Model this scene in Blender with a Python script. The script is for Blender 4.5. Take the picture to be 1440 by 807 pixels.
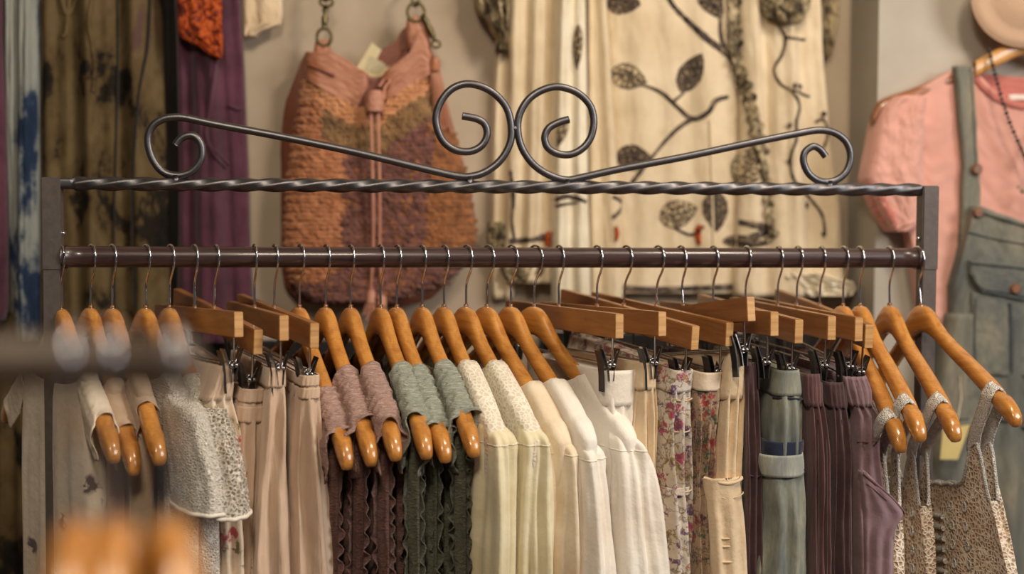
import bpy, math, random
import numpy as np
from mathutils import Vector, Matrix, noise

for o in list(bpy.data.objects):
    bpy.data.objects.remove(o)
SC = bpy.context.scene
COL = SC.collection
PI = math.pi
rnd = random.Random(7)

# ------------------------------------------------------------------ camera
FOC = 1800.0
YAW, PITCH, ROLL = math.radians(7.5), math.radians(-2.5), math.radians(0.25)
fwd = Vector((math.sin(YAW) * math.cos(PITCH), math.cos(YAW) * math.cos(PITCH), math.sin(PITCH)))
rt = Vector((math.cos(YAW), -math.sin(YAW), 0))
up = rt.cross(fwd).normalized()
rt, up = rt * math.cos(ROLL) + up * math.sin(ROLL), up * math.cos(ROLL) - rt * math.sin(ROLL)
RAILZ = 1.40
CAM = Vector((0, 0, RAILZ)) - fwd * 1.8 - up * 0.0415
CAM = Vector((0, 0, RAILZ)) - fwd * 1.8 - up * (0.0415)
cd = bpy.data.cameras.new('camera')
cam = bpy.data.objects.new('camera', cd)
COL.objects.link(cam)
mw = Matrix((rt, up, -fwd)).transposed().to_4x4()
mw.translation = CAM
cam.matrix_world = mw
cd.sensor_width = 36
cd.lens = FOC / 1440 * 36
cd.clip_start = 0.02
cd.dof.use_dof = True
cd.dof.focus_distance = 1.70
cd.dof.aperture_fstop = 2.0
SC.camera = cam

# ------------------------------------------------------------------ world, lamps, exposure
w = bpy.data.worlds.new('world')
SC.world = w
w.use_nodes = True
w.node_tree.nodes['Background'].inputs[0].default_value = (0.62, 0.60, 0.58, 1)
w.node_tree.nodes['Background'].inputs[1].default_value = 0.11
SC.view_settings.view_transform = 'Standard'
SC.view_settings.look = 'None'
SC.view_settings.gamma = 1
SC.view_settings.exposure = 0.12


def area(name, loc, target, size, power, col):
    l = bpy.data.lights.new(name, 'AREA')
    l.shape = 'RECTANGLE'
    l.size, l.size_y = size
    l.energy = power
    l.color = col
    o = bpy.data.objects.new(name, l)
    COL.objects.link(o)
    o.location = loc
    d = Vector(target) - Vector(loc)
    o.rotation_euler = d.to_track_quat('-Z', 'Y').to_euler()
    return o


area('shop_window_daylight', (2.3, -1.9, 2.35), (0.2, 0, 1.2), (1.1, 1.1), 46, (1.0, 0.96, 0.92))
area('warm_ceiling_lamp', (-0.35, -1.9, 2.7), (0.25, 0.2, 1.2), (0.4, 0.4), 21, (1.0, 0.85, 0.66))
area('warm_ceiling_spot', (0.7, -0.75, 2.75), (0.35, 0.45, 1.35), (0.25, 0.25), 13, (1.0, 0.84, 0.64))


# ------------------------------------------------------------------ projection helpers (measure once, build in metres)
def ray(px, py):
    return fwd + rt * ((px - 720) / FOC) - up * ((py - 403.5) / FOC)


def P(px, py, Y):
    d = ray(px, py)
    return CAM + d * ((Y - CAM.y) / d.y)


def proj(p):
    v = p - CAM
    d = v.dot(fwd)
    return 720 + FOC * v.dot(rt) / d, 403.5 - FOC * v.dot(up) / d


def lin(c):
    return tuple((x / 255 / 12.92) if x / 255 <= 0.04045 else ((x / 255 + 0.055) / 1.055) ** 2.4 for x in c)


# ------------------------------------------------------------------ materials
def newmat(name):
    m = bpy.data.materials.new(name)
    m.use_nodes = True
    nt = m.node_tree
    b = nt.nodes['Principled BSDF']
    return m, nt, b


def N(nt, kind, **kw):
    n = nt.nodes.new(kind)
    for k, v in kw.items():
        if k in n.inputs:
            n.inputs[k].default_value = v
        else:
            setattr(n, k, v)
    return n


def coords(nt, scale=(1, 1, 1), gen='Object'):
    tc = nt.nodes.new('ShaderNodeTexCoord')
    mp = nt.nodes.new('ShaderNodeMapping')
    mp.inputs['Scale'].default_value = scale
    nt.links.new(tc.outputs[gen], mp.inputs[0])
    return mp.outputs[0]


def ramp(nt, fac, stops, interp='LINEAR'):
    r = nt.nodes.new('ShaderNodeValToRGB')
    r.color_ramp.interpolation = interp
    el = r.color_ramp.elements
    while len(el) < len(stops):
        el.new(0.5)
    for e, (p, c) in zip(el, stops):
        e.position = p
        e.color = (*lin(c), 1) if len(c) == 3 else c
    nt.links.new(fac, r.inputs[0])
    return r.outputs[0]


def mixc(nt, fac, a, b, mode='MIX'):
    m = nt.nodes.new('ShaderNodeMix')
    m.data_type = 'RGBA'
    m.blend_type = mode
    for i, v in ((0, fac), (6, a), (7, b)):
        if hasattr(v, 'is_output') or isinstance(v, bpy.types.NodeSocket):
            nt.links.new(v, m.inputs[i])
        elif i == 0:
            m.inputs[0].default_value = v
        else:
            m.inputs[i].default_value = (*lin(v), 1)
    return m.outputs[2]


def noise_tex(nt, vec, scale, detail=4, rough=0.55, dist=0.0):
    n = N(nt, 'ShaderNodeTexNoise', Scale=scale, Detail=detail, Roughness=rough, Distortion=dist)
    nt.links.new(vec, n.inputs['Vector'])
    return n.outputs['Fac']


def bump(nt, b, h, strength, dist=0.002, prev=None):
    bp = nt.nodes.new('ShaderNodeBump')
    bp.inputs['Strength'].default_value = strength
    bp.inputs['Distance'].default_value = dist
    nt.links.new(h, bp.inputs['Height'])
    if prev is not None:
        nt.links.new(prev, bp.inputs['Normal'])
    nt.links.new(bp.outputs[0], b.inputs['Normal'])
    return bp.outputs[0]


def metal(name, c, rough, spots=True):
    m, nt, b = newmat(name)
    v = coords(nt)
    b.inputs['Metallic'].default_value = 1
    n = noise_tex(nt, v, 60)
    col = mixc(nt, n, tuple(x * 0.85 for x in c), c)
    nt.links.new(col, b.inputs['Base Color'])
    b.inputs['Roughness'].default_value = rough
    if spots:
        bump(nt, b, noise_tex(nt, v, 300), 0.15, 0.001)
    return m


def paint(name, c, rough, c2=None, stretch=(1, 1, 1), scale=30, bstr=0.15, coat=0):
    m, nt, b = newmat(name)
    v = coords(nt, stretch)
    n = noise_tex(nt, v, scale, 6)
    nt.links.new(ramp(nt, n, [(0.3, c2 or tuple(x * 0.8 for x in c)), (0.7, c)]), b.inputs['Base Color'])
    b.inputs['Roughness'].default_value = rough
    b.inputs['Coat Weight'].default_value = coat
    bump(nt, b, n, bstr, 0.002)
    return m


def wood(name, c1, c2, rough=0.3, coat=0.6, stretch=(1.5, 16, 16), scale=6, rings=False):
    m, nt, b = newmat(name)
    oi = nt.nodes.new('ShaderNodeObjectInfo')
    tc = nt.nodes.new('ShaderNodeTexCoord')
    add = nt.nodes.new('ShaderNodeVectorMath'); add.operation = 'ADD'
    sc = nt.nodes.new('ShaderNodeVectorMath'); sc.operation = 'SCALE'
    sc.inputs[0].default_value = (3.1, 1.7, 2.3)
    nt.links.new(oi.outputs['Location'], sc.inputs[0]); sc.inputs['Scale'].default_value = 7.3
    nt.links.new(tc.outputs['Object'], add.inputs[0]); nt.links.new(sc.outputs[0], add.inputs[1])
    mp = nt.nodes.new('ShaderNodeMapping'); mp.inputs['Scale'].default_value = stretch
    nt.links.new(add.outputs[0], mp.inputs[0])
    n = noise_tex(nt, mp.outputs[0], scale, 8, 0.6, 0.6)
    wv = N(nt, 'ShaderNodeTexWave', Scale=scale * 1.2, Distortion=6.0, Detail=3.0)
    wv.bands_direction = 'Z'
    nt.links.new(mp.outputs[0], wv.inputs['Vector'])
    a = ramp(nt, n, [(0.25, c2), (0.6, c1)])
    col = mixc(nt, ramp(nt, wv.outputs['Fac'], [(0.0, (120, 120, 120)), (0.5, (0, 0, 0))]), a, c2)
    hv = nt.nodes.new('ShaderNodeHueSaturation')
    mr = nt.nodes.new('ShaderNodeMapRange'); mr.inputs[3].default_value = 0.8; mr.inputs[4].default_value = 1.12
    nt.links.new(noise_tex(nt, sc.outputs[0], 1.3), mr.inputs[0])
    nt.links.new(mr.outputs[0], hv.inputs['Value'])
    nt.links.new(col, hv.inputs['Color'])
    nt.links.new(hv.outputs[0], b.inputs['Base Color'])
    b.inputs['Roughness'].default_value = rough
    b.inputs['Coat Weight'].default_value = coat
    b.inputs['Coat Roughness'].default_value = 0.12
    bump(nt, b, n, 0.08, 0.001)
    return m


def fabric(name, c, c2=None, vscale=14, weave=900, wstr=0.25, crinkle=60, cstr=0.35, stretch=(1, 1, 1), rough=0.9,
           sheen=0.25, sss=0.0):
    m, nt, b = newmat(name)
    v = coords(nt, stretch)
    c2 = c2 or tuple(x * 0.86 for x in c)
    nt.links.new(ramp(nt, noise_tex(nt, v, vscale, 5), [(0.32, c2), (0.62, c)]), b.inputs['Base Color'])
    b.inputs['Roughness'].default_value = rough
    b.inputs['Sheen Weight'].default_value = sheen
    b.inputs['Specular IOR Level'].default_value = 0.2
    n1 = bump(nt, b, noise_tex(nt, v, crinkle, 5, 0.6), cstr, 0.006)
    bump(nt, b, noise_tex(nt, v, weave, 2), wstr, 0.001, n1)
    return m


def crinkled(name, c, c2, stretch=(1, 1, 6), scale=70):
    m, nt, b = newmat(name)
    v = coords(nt, stretch)
    n = noise_tex(nt, v, scale, 6, 0.65, 1.5)
    nt.links.new(ramp(nt, n, [(0.3, c2), (0.65, c)]), b.inputs['Base Color'])
    b.inputs['Roughness'].default_value = 0.85
    b.inputs['Sheen Weight'].default_value = 0.2
    bump(nt, b, n, 1.0, 0.009)
    return m


def lace(name, c, hole_c=None, scale=120, hole=0.16, open_=False, c2=None, vscale=20, bs=0.9):
    m, nt, b = newmat(name)
    v = coords(nt)
    vo = N(nt, 'ShaderNodeTexVoronoi', Scale=scale)
    vo.feature = 'DISTANCE_TO_EDGE'
    nt.links.new(v, vo.inputs['Vector'])
    base = ramp(nt, noise_tex(nt, v, vscale, 5), [(0.35, c2 or tuple(x * 0.88 for x in c)), (0.6, c)])
    if hole_c:
        base = mixc(nt, ramp(nt, vo.outputs['Distance'], [(hole, (0, 0, 0)), (hole + 0.12, (255, 255, 255))]), base, hole_c)
    nt.links.new(base, b.inputs['Base Color'])
    b.inputs['Roughness'].default_value = 0.9
    if open_:
        al = ramp(nt, vo.outputs['Distance'], [(hole, (255, 255, 255)), (hole + 0.03, (0, 0, 0))])
        nt.links.new(al, b.inputs['Alpha'])
    inv = nt.nodes.new('ShaderNodeMath'); inv.operation = 'MULTIPLY'; inv.inputs[1].default_value = -1
    nt.links.new(vo.outputs['Distance'], inv.inputs[0])
    n1 = bump(nt, b, inv.outputs[0], bs, 0.006)
    bump(nt, b, noise_tex(nt, v, 500, 2), 0.4, 0.001, n1)
    return m


def floral(name, base, base2, flowers, fscale=28, thr=0.22, speck=None):
    """woven print: ground colour, blotchy flower heads and fine dark twigs"""
    m, nt, b = newmat(name)
    v = coords(nt)
    nz = N(nt, 'ShaderNodeTexNoise', Scale=fscale * 3, Detail=4.0)
    nt.links.new(v, nz.inputs['Vector'])
    warp = nt.nodes.new('ShaderNodeMix'); warp.data_type = 'VECTOR'; warp.inputs[0].default_value = 0.028
    nt.links.new(v, warp.inputs[4]); nt.links.new(nz.outputs['Color'], warp.inputs[5])
    wv = warp.outputs[1]
    col = ramp(nt, noise_tex(nt, v, 10, 5), [(0.35, base2), (0.6, base)])
    for i, fc in enumerate(flowers):
        vo = N(nt, 'ShaderNodeTexVoronoi', Scale=fscale * (1 + 0.35 * i))
        off = nt.nodes.new('ShaderNodeVectorMath'); off.operation = 'ADD'; off.inputs[1].default_value = (i * 0.37, i * 0.71, i * 0.53)
        nt.links.new(wv, off.inputs[0]); nt.links.new(off.outputs[0], vo.inputs['Vector'])
        msk = ramp(nt, vo.outputs['Distance'], [(thr, (255, 255, 255)), (thr + 0.08, (0, 0, 0))])
        gate = ramp(nt, noise_tex(nt, off.outputs[0], fscale * 4, 3), [(0.42, (0, 0, 0)), (0.5, (255, 255, 255))])
        mm = nt.nodes.new('ShaderNodeMath'); mm.operation = 'MULTIPLY'
        nt.links.new(msk, mm.inputs[0]); nt.links.new(gate, mm.inputs[1])
        col = mixc(nt, mm.outputs[0], col, fc)
    if speck:
        vo = N(nt, 'ShaderNodeTexVoronoi', Scale=fscale * 1.1); vo.feature = 'DISTANCE_TO_EDGE'
        nt.links.new(wv, vo.inputs['Vector'])
        msk = ramp(nt, vo.outputs['Distance'], [(0.02, (210, 210, 210)), (0.06, (0, 0, 0))])
        col = mixc(nt, msk, col, speck)
    nt.links.new(col, b.inputs['Base Color'])
    b.inputs['Roughness'].default_value = 0.9
    b.inputs['Sheen Weight'].default_value = 0.15
    n1 = bump(nt, b, noise_tex(nt, v, 70, 4), 0.4, 0.005)
    bump(nt, b, noise_tex(nt, v, 900, 2), 0.25, 0.001, n1)
    return m


def blotchy(name, stops, scale=9, stretch=(1, 1, 0.55), fine=60, dist=0.6, off=(0, 0, 0)):
    """hand-printed cloth: hard-edged ink patches broken up by dry-brush grain"""
    m, nt, b = newmat(name)
    v0 = coords(nt, stretch)
    ad = nt.nodes.new('ShaderNodeVectorMath'); ad.operation = 'ADD'; ad.inputs[1].default_value = off
    nt.links.new(v0, ad.inputs[0]); v = ad.outputs[0]
    a = noise_tex(nt, v, scale, 3, 0.5, dist)
    f = noise_tex(nt, v, fine, 5, 0.7)
    mx = nt.nodes.new('ShaderNodeMath'); mx.operation = 'MULTIPLY_ADD'
    nt.links.new(f, mx.inputs[0]); mx.inputs[1].default_value = 0.28; nt.links.new(a, mx.inputs[2])
    nt.links.new(ramp(nt, mx.outputs[0], stops), b.inputs['Base Color'])
    b.inputs['Roughness'].default_value = 0.92
    b.inputs['Specular IOR Level'].default_value = 0.2
    bump(nt, b, f, 0.3, 0.003)
    return m


def denim(name, c, pale, dark, off=(0, 0, 0)):
    m, nt, b = newmat(name)
    v0 = coords(nt, (1, 1, 0.35))
    ad = nt.nodes.new('ShaderNodeVectorMath'); ad.operation = 'ADD'; ad.inputs[1].default_value = off
    nt.links.new(v0, ad.inputs[0]); v = ad.outputs[0]
    a = noise_tex(nt, v, 14, 5, 0.6)
    f = noise_tex(nt, coords(nt, (1, 1, 0.15)), 420, 4, 0.7)
    col = ramp(nt, a, [(0.28, dark), (0.48, c), (0.68, pale)])
    col = mixc(nt, ramp(nt, f, [(0.35, (150, 150, 150)), (0.6, (0, 0, 0))]), col, dark)
    nt.links.new(col, b.inputs['Base Color'])
    b.inputs['Roughness'].default_value = 0.9
    b.inputs['Specular IOR Level'].default_value = 0.2
    n1 = bump(nt, b, noise_tex(nt, v, 60, 4), 0.4, 0.004)
    bump(nt, b, f, 0.3, 0.001, n1)
    return m


M = {}
M['wall'] = paint('greige_plaster', (186, 170, 150), 0.9, (172, 155, 134), scale=7, bstr=0.25)
M['wall_grey'] = paint('grey_plaster', (182, 176, 164), 0.9, (168, 160, 148), scale=7, bstr=0.25)
M['floor'] = wood('floor_boards', (120, 84, 56), (86, 58, 38), 0.4, 0.2, stretch=(1, 8, 1), scale=4)
M['ceil'] = paint('ceiling_paint', (190, 184, 172), 0.9)
M['iron'] = metal('scroll_iron', (116, 114, 118), 0.42)
M['post'] = paint('grey_post_paint', (92, 84, 80), 0.45, (80, 72, 69), scale=120, bstr=0.1)
M['nearrail'] = paint('brown_grey_rail', (96, 82, 70), 0.5, (82, 70, 60), scale=60)
M['rail'] = paint('dark_brown_rail', (74, 54, 54), 0.32, (46, 32, 32), (2, 40, 40), 8, 0.1, 0.3)
M['chrome'] = metal('hook_chrome', (225, 225, 232), 0.12, False)
M['clip'] = metal('clip_steel', (190, 188, 190), 0.18, False)
M['blackclip'] = paint('black_clip_plastic', (40, 38, 38), 0.3, (30, 28, 28))
M['hanger'] = wood('varnished_hanger_wood', (202, 140, 66), (162, 98, 40), 0.26, 0.7)
M['bar'] = wood('clamp_bar_wood', (172, 118, 70), (132, 84, 46), 0.38, 0.3)
M['endgrain'] = wood('bar_end_grain', (214, 168, 110), (168, 118, 66), 0.55, 0.1, stretch=(1, 1, 30), scale=5)
M['palewood'] = wood('pale_hanger_wood', (214, 160, 92), (180, 122, 62), 0.35, 0.4)
M['brownwood'] = wood('brown_hanger_wood', (150, 88, 44), (112, 62, 30), 0.35, 0.4)

M['cream'] = fabric('cream_cotton', (240, 228, 206), (226, 208, 180))
M['cream2'] = fabric('warm_cream_cotton', (236, 220, 194), (218, 196, 166))
M['white'] = fabric('white_cotton', (240, 234, 224), (228, 218, 204), vscale=8)
M['sleevecream'] = fabric('dotted_cream_voile', (232, 222, 190), (216, 202, 164), crinkle=35)
M['lacecream'] = lace('cream_embroidery', (238, 232, 216), (214, 202, 180), 150, 0.05, c2=(228, 220, 204), bs=0.35)
M['lacewhite'] = lace('open_white_lace', (240, 232, 218), None, 190, 0.07, True)
M['whiteknit'] = lace('white_knit', (248, 242, 232), (222, 210, 190), 300, 0.14)
M['crochet'] = lace('beige_crochet', (246, 236, 220), (182, 152, 126), 170, 0.08, c2=(220, 198, 174), vscale=24)
M['crochetedge'] = lace('pale_crochet_edge', (250, 246, 240), (222, 208, 194), 380, 0.14)
M['beige'] = fabric('beige_cotton', (206, 182, 158), (186, 160, 136))
M['taupe'] = fabric('taupe_cotton', (178, 156, 134), (156, 134, 112))
M['blush'] = fabric('blush_muslin', (214, 188, 164), (196, 166, 142), crinkle=30, stretch=(3, 3, 0.5), cstr=0.5)
M['pink'] = crinkled('dusty_pink_ruched', (226, 182, 166), (184, 138, 124))
M['pinkbody'] = crinkled('shaded_rose_brown_ruffle', (140, 94, 82), (84, 52, 44), (1, 1, 2), 90)  # same garment as the straps, browner and darkened to paint the body's shade
M['sage'] = crinkled('sage_ruched', (206, 210, 192), (160, 166, 146))
M['sagebody'] = crinkled('shaded_sage_ruffle', (122, 122, 98), (68, 68, 50), (1, 1, 2), 90)  # strap sage darkened: shade on body and ruffles is put into the colour
M['floral1'] = floral('rosebud_print', (226, 208, 186), (208, 186, 162), [(186, 92, 92), (128, 116, 84)], 26, 0.2)
M['floral2'] = floral('paisley_print', (206, 196, 184), (186, 170, 150), [(164, 70, 98), (104, 76, 116), (150, 128, 70)], 34, 0.27, (92, 74, 66))
M['floral3'] = floral('dark_floral_print', (168, 142, 116), (132, 104, 82), [(150, 52, 50), (70, 84, 66), (96, 60, 70)], 36, 0.27, (70, 50, 44))
M['branchprint'] = floral('cream_twig_print', (232, 218, 198), (216, 198, 174), [(96, 80, 78)], 14, 0.14)
M['cargo'] = fabric('sand_cotton_twill', (226, 204, 172), (206, 180, 146))
M['plum'] = fabric('plum_cotton', (88, 64, 66), (66, 46, 48), crinkle=50)
M['burg'] = fabric('burgundy_plum_corduroy', (106, 74, 74), (78, 52, 52), crinkle=70, stretch=(4, 4, 0.5))
M['purple'] = fabric('dusty_purple_cotton', (148, 122, 130), (118, 92, 94), crinkle=45)
M['jean'] = denim('washed_blue_denim', (142, 144, 130), (190, 184, 158), (86, 96, 104))
M['jeancuff'] = denim('pale_turned_cuff_denim', (176, 178, 166), (196, 192, 176), (110, 116, 118))
M['indigo'] = fabric('indigo_cloth', (38, 44, 66), (28, 32, 48))
M['overall'] = denim('grey_blue_denim', (116, 116, 106), (150, 142, 122), (80, 86, 90), (3, 1, 2))
M['seam'] = denim('dark_denim_seam', (84, 88, 88), (130, 124, 106), (54, 60, 70), (3, 1, 2))
M['tshirt'] = fabric('salmon_jersey', (220, 166, 152), (210, 154, 140), vscale=6, crinkle=14, cstr=0.25)
M['tshirtdark'] = fabric('salmon_collar_rib', (198, 124, 112), (186, 112, 102), vscale=6)
M['olive'] = blotchy('olive_black_print', [(0.48, (20, 18, 16)), (0.56, (40, 34, 26)), (0.60, (84, 68, 44)), (0.74, (106, 90, 62)), (0.86, (92, 70, 62))], 12, fine=90)
M['bluewhite'] = blotchy('indigo_brushed_print', [(0.50, (26, 38, 58)), (0.60, (40, 56, 82)), (0.66, (140, 144, 140)), (0.85, (168, 168, 158))], 9, (1, 1, 0.4), off=(2, 3, 1))
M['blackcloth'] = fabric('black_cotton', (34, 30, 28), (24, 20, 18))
M['purpledress'] = fabric('plum_purple_linen', (96, 56, 72), (68, 38, 50), crinkle=22, cstr=0.5)
M['orangelace'] = blotchy('orange_felted_patch', [(0.5, (84, 34, 26)), (0.6, (150, 58, 26)), (0.68, (196, 96, 44)), (0.8, (120, 48, 40))], 70, (1, 1, 1), 200)
M['creamdress'] = fabric('ivory_crepe', (224, 206, 176), (206, 186, 154), crinkle=16, cstr=0.4)
M['creamdress2'] = fabric('pale_ivory_crepe', (236, 226, 204), (220, 206, 178), crinkle=16, cstr=0.4)
M['ruffle'] = blotchy('smoked_lace_ruffle', [(0.5, (70, 62, 52)), (0.62, (132, 118, 94)), (0.75, (186, 170, 138))], 40, (1, 1, 1), 140)
M['twig'] = blotchy('charcoal_twig_ink', [(0.5, (52, 44, 42)), (0.66, (88, 76, 70)), (0.8, (136, 120, 100))], 60, (1, 1, 1), 200)
M['leafdark'] = lace('dark_leaf_ink', (74, 62, 54), (140, 120, 92), 110, 0.12, c2=(52, 44, 38))
M['leafpale'] = lace('veined_leaf_ink', (96, 80, 66), (196, 176, 138), 90, 0.05, c2=(80, 64, 52))
M['leather'] = paint('rust_leather', (186, 128, 98), 0.42, (158, 98, 70), scale=14, bstr=0.2)
M['leatherdark'] = paint('dark_rust_leather', (140, 82, 58), 0.55, (116, 64, 44), scale=14, bstr=0.2)
M['pinkleather'] = paint('pale_pink_leather', (196, 140, 116), 0.55, (176, 118, 96), scale=20)
M['yarn1'] = fabric('tan_orange_yarn', (190, 130, 92), (156, 98, 64), vscale=40)
M['yarn2'] = fabric('burgundy_yarn', (136, 92, 82), (88, 54, 48), vscale=60)
M['yarn3'] = fabric('rust_brown_yarn', (164, 108, 66), (112, 70, 44), vscale=60)
M['yarn4'] = fabric('light_tan_yarn', (212, 156, 112), (180, 120, 82), vscale=60)
M['yarn5'] = fabric('olive_brown_yarn', (152, 118, 80), (108, 80, 54), vscale=60)
M['brass'] = metal('aged_brass', (110, 100, 70), 0.35)
M['paper'] = paint('cream_paper', (214, 200, 160), 0.8, (200, 186, 146), scale=90)
M['yellowtag'] = paint('yellow_card', (216, 196, 132), 0.7, (206, 184, 118), scale=20)
M['felt'] = fabric('beige_felt', (206, 174, 146), (196, 162, 134), vscale=6, crinkle=300)
M['bead'] = paint('dark_bead', (46, 40, 40), 0.3)
M['button'] = wood('horn_button', (150, 100, 66), (96, 60, 40), 0.4, 0.3)
M['pewter'] = metal('pewter_charm', (150, 140, 120), 0.4)
M['labelwhite'] = fabric('white_label', (232, 222, 214))


# ------------------------------------------------------------------ mesh helpers
class MB:
    def __init__(s):
        s.v, s.f, s.mi, s.sm = [], [], [], []

    def add(s, verts, faces, mi=0, smooth=True):
        o = len(s.v)
        s.v += [tuple(x) for x in verts]
        for f in faces:
            s.f.append(tuple(i + o for i in f))
            s.mi.append(mi)
            s.sm.append(smooth)
        return s

    def grid(s, pts, cu=False, cv=False, mi=0, smooth=True, flip=False):
        nr, nc = len(pts), len(pts[0])
        fs = []
        for r in range(nr - (0 if cv else 1)):
            for c in range(nc - (0 if cu else 1)):
                a, b = r * nc + c, r * nc + (c + 1) % nc
                r2 = (r + 1) % nr
                q = (a, b, r2 * nc + (c + 1) % nc, r2 * nc + c)
                fs.append(q[::-1] if flip else q)
        return s.add([p for row in pts for p in row], fs, mi, smooth)

    def tube(s, path, r, n=8, closed=False, mi=0, caps=True):
        path = [Vector(p) for p in path]
        L = len(path)
        rs = r if isinstance(r, (list, tuple)) else [r] * L
        rings, prev = [], None
        for i, p in enumerate(path):
            if closed:
                t = path[(i + 1) % L] - path[i - 1]
            else:
                t = path[min(i + 1, L - 1)] - path[max(i - 1, 0)]
            t.normalize()
            if prev is None:
                a = Vector((0, 0, 1)) if abs(t.z) < 0.9 else Vector((1, 0, 0))
                nrm = (a - t * a.dot(t)).normalized()
            else:
                nrm = (prev - t * prev.dot(t)).normalized()
            prev = nrm
            bn = t.cross(nrm)
            rings.append([p + (nrm * math.cos(2 * PI * k / n) + bn * math.sin(2 * PI * k / n)) * rs[i] for k in range(n)])
        s.grid(rings, cu=True, cv=closed, mi=mi)
        if not closed and caps:
            o = len(s.v) - n * L
            s.f.append(tuple(range(o, o + n))); s.mi.append(mi); s.sm.append(False)
            s.f.append(tuple(range(o + n * L - 1, o + n * L - n - 1, -1))); s.mi.append(mi); s.sm.append(False)
        return s

    def box(s, lo, hi, mi=0, bev=0.0):
        x0, y0, z0 = lo
        x1, y1, z1 = hi
        if bev <= 0:
            v = [(x, y, z) for x in (x0, x1) for y in (y0, y1) for z in (z0, z1)]
            f = [(0, 1, 3, 2), (4, 6, 7, 5), (0, 4, 5, 1), (2, 3, 7, 6), (0, 2, 6, 4), (1, 5, 7, 3)]
            return s.add(v, f, mi, False)
        import bmesh
        bm = bmesh.new()
        bmesh.ops.create_cube(bm, size=1)
        for q in bm.verts:
            q.co = Vector(((x0 + x1) / 2 + q.co.x * (x1 - x0), (y0 + y1) / 2 + q.co.y * (y1 - y0), (z0 + z1) / 2 + q.co.z * (z1 - z0)))
        bmesh.ops.bevel(bm, geom=bm.edges[:], offset=bev, segments=2, affect='EDGES')
        bm.verts.index_update()
        s.add([q.co.copy() for q in bm.verts], [[q.index for q in f.verts] for f in bm.faces], mi, False)
        bm.free()
        return s

    def ball(s, c, r, n=10, mi=0, sc=(1, 1, 1)):
        rows = []
        for i in range(n // 2 + 1):
            a = PI * i / (n // 2)
            rows.append([(c[0] + r * sc[0] * math.sin(a) * math.cos(2 * PI * k / n), c[1] + r * sc[1] * math.sin(a) * math.sin(2 * PI * k / n),
                          c[2] + r * sc[2] * math.cos(a)) for k in range(n)])
        return s.grid(rows, cu=True, mi=mi)

    def build(s, name, mats, parent=None, label=None, data_only=False, loc=None):
        me = bpy.data.meshes.new(name)
        vs = s.v
        if loc is not None:
            vs = [(a - loc[0], b - loc[1], c - loc[2]) for a, b, c in vs]
        me.from_pydata(vs, [], s.f)
        for m in (mats if isinstance(mats, (list, tuple)) else [mats]):
            me.materials.append(m)
        me.polygons.foreach_set('material_index', s.mi)
        me.polygons.foreach_set('use_smooth', s.sm)
        me.update()
        if data_only:
            return me
        o = bpy.data.objects.new(name, me)
        COL.objects.link(o)
        if parent is not None:
            o.parent = parent
        if loc is not None and parent is None:
            o.location = loc
        if label:
            o['label'] = label
        return o


def put(name, me, parent, label=None):
    o = bpy.data.objects.new(name, me)
    COL.objects.link(o)
    o.parent = parent
    if label:
        o['label'] = label
    return o


def thing(name, label, cat, loc=(0, 0, 0), rot=(0, 0, 0), group=None):
    o = bpy.data.objects.new(name, None)
    o.empty_display_size = 0.05
    COL.objects.link(o)
    o.location = loc
    o.rotation_euler = rot
    o['label'] = label
    o['category'] = cat
    if group:
        o['group'] = group
    return o


def tag(o, label, cat, group=None):
    o['label'] = label
    o['category'] = cat
    if group:
        o['group'] = group
    return o


def catmull(pts, k=6, closed=False):
    pts = [np.array(p, float) for p in pts]
    n = len(pts)
    out = []
    for i in range(n if closed else n - 1):
        if closed:
            p0, p1, p2, p3 = pts[i - 1], pts[i], pts[(i + 1) % n], pts[(i + 2) % n]
        else:
            p0, p1, p2, p3 = pts[max(i - 1, 0)], pts[i], pts[i + 1], pts[min(i + 2, n - 1)]
        for j in range(k):
            t = j / k
            out.append(0.5 * (2 * p1 + (p2 - p0) * t + (2 * p0 - 5 * p1 + 4 * p2 - p3) * t * t + (3 * p1 - p0 - 3 * p2 + p3) * t ** 3))
    if not closed:
        out.append(pts[-1])
    return out


def nz(x, y=0.0, z=0.0):
    return noise.noise(Vector((x, y, z)))


# smooth row interpolation: rows of (key, a, b)
def interp_rows(rows, q):
    ks = [r[0] for r in rows]
    return np.interp(q, ks, [r[1] for r in rows]), np.interp(q, ks, [r[2] for r in rows])

# ================================================================== THE SETTING
WY = 0.56      # left wall face
WR = 0.43      # right wall face stands nearer
xc = P(1233, 200, WR).x


def struct(name, mb, m):
    o = mb.build(name, m)
    o['kind'] = 'structure'
    return o


struct('wall_back', MB().box((-3.0, WY, 0), (xc, WY + 0.15, 2.9)), M['wall'])
struct('wall_right', MB().box((xc, WR, 0), (3.2, WY + 0.15, 2.9)), M['wall_grey'])
fl = MB().box((-3.0, -3.6, -0.05), (3.2, WY, 0))
struct('floor', fl, M['floor'])
struct('ceiling', MB().box((-3.0, -3.6, 2.9), (3.2, WY + 0.15, 2.95)), M['ceil'])
struct('baseboard_back', MB().box((-3.0, WY - 0.015, 0), (xc, WY, 0.1), bev=0.003), M['ceil'])

# ================================================================== THE RACK
rack = thing('clothes_rack', 'grey metal clothes rack with scrolled iron crest and brown hanging rail', 'clothes rack',
             (0, 0, 0))


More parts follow.
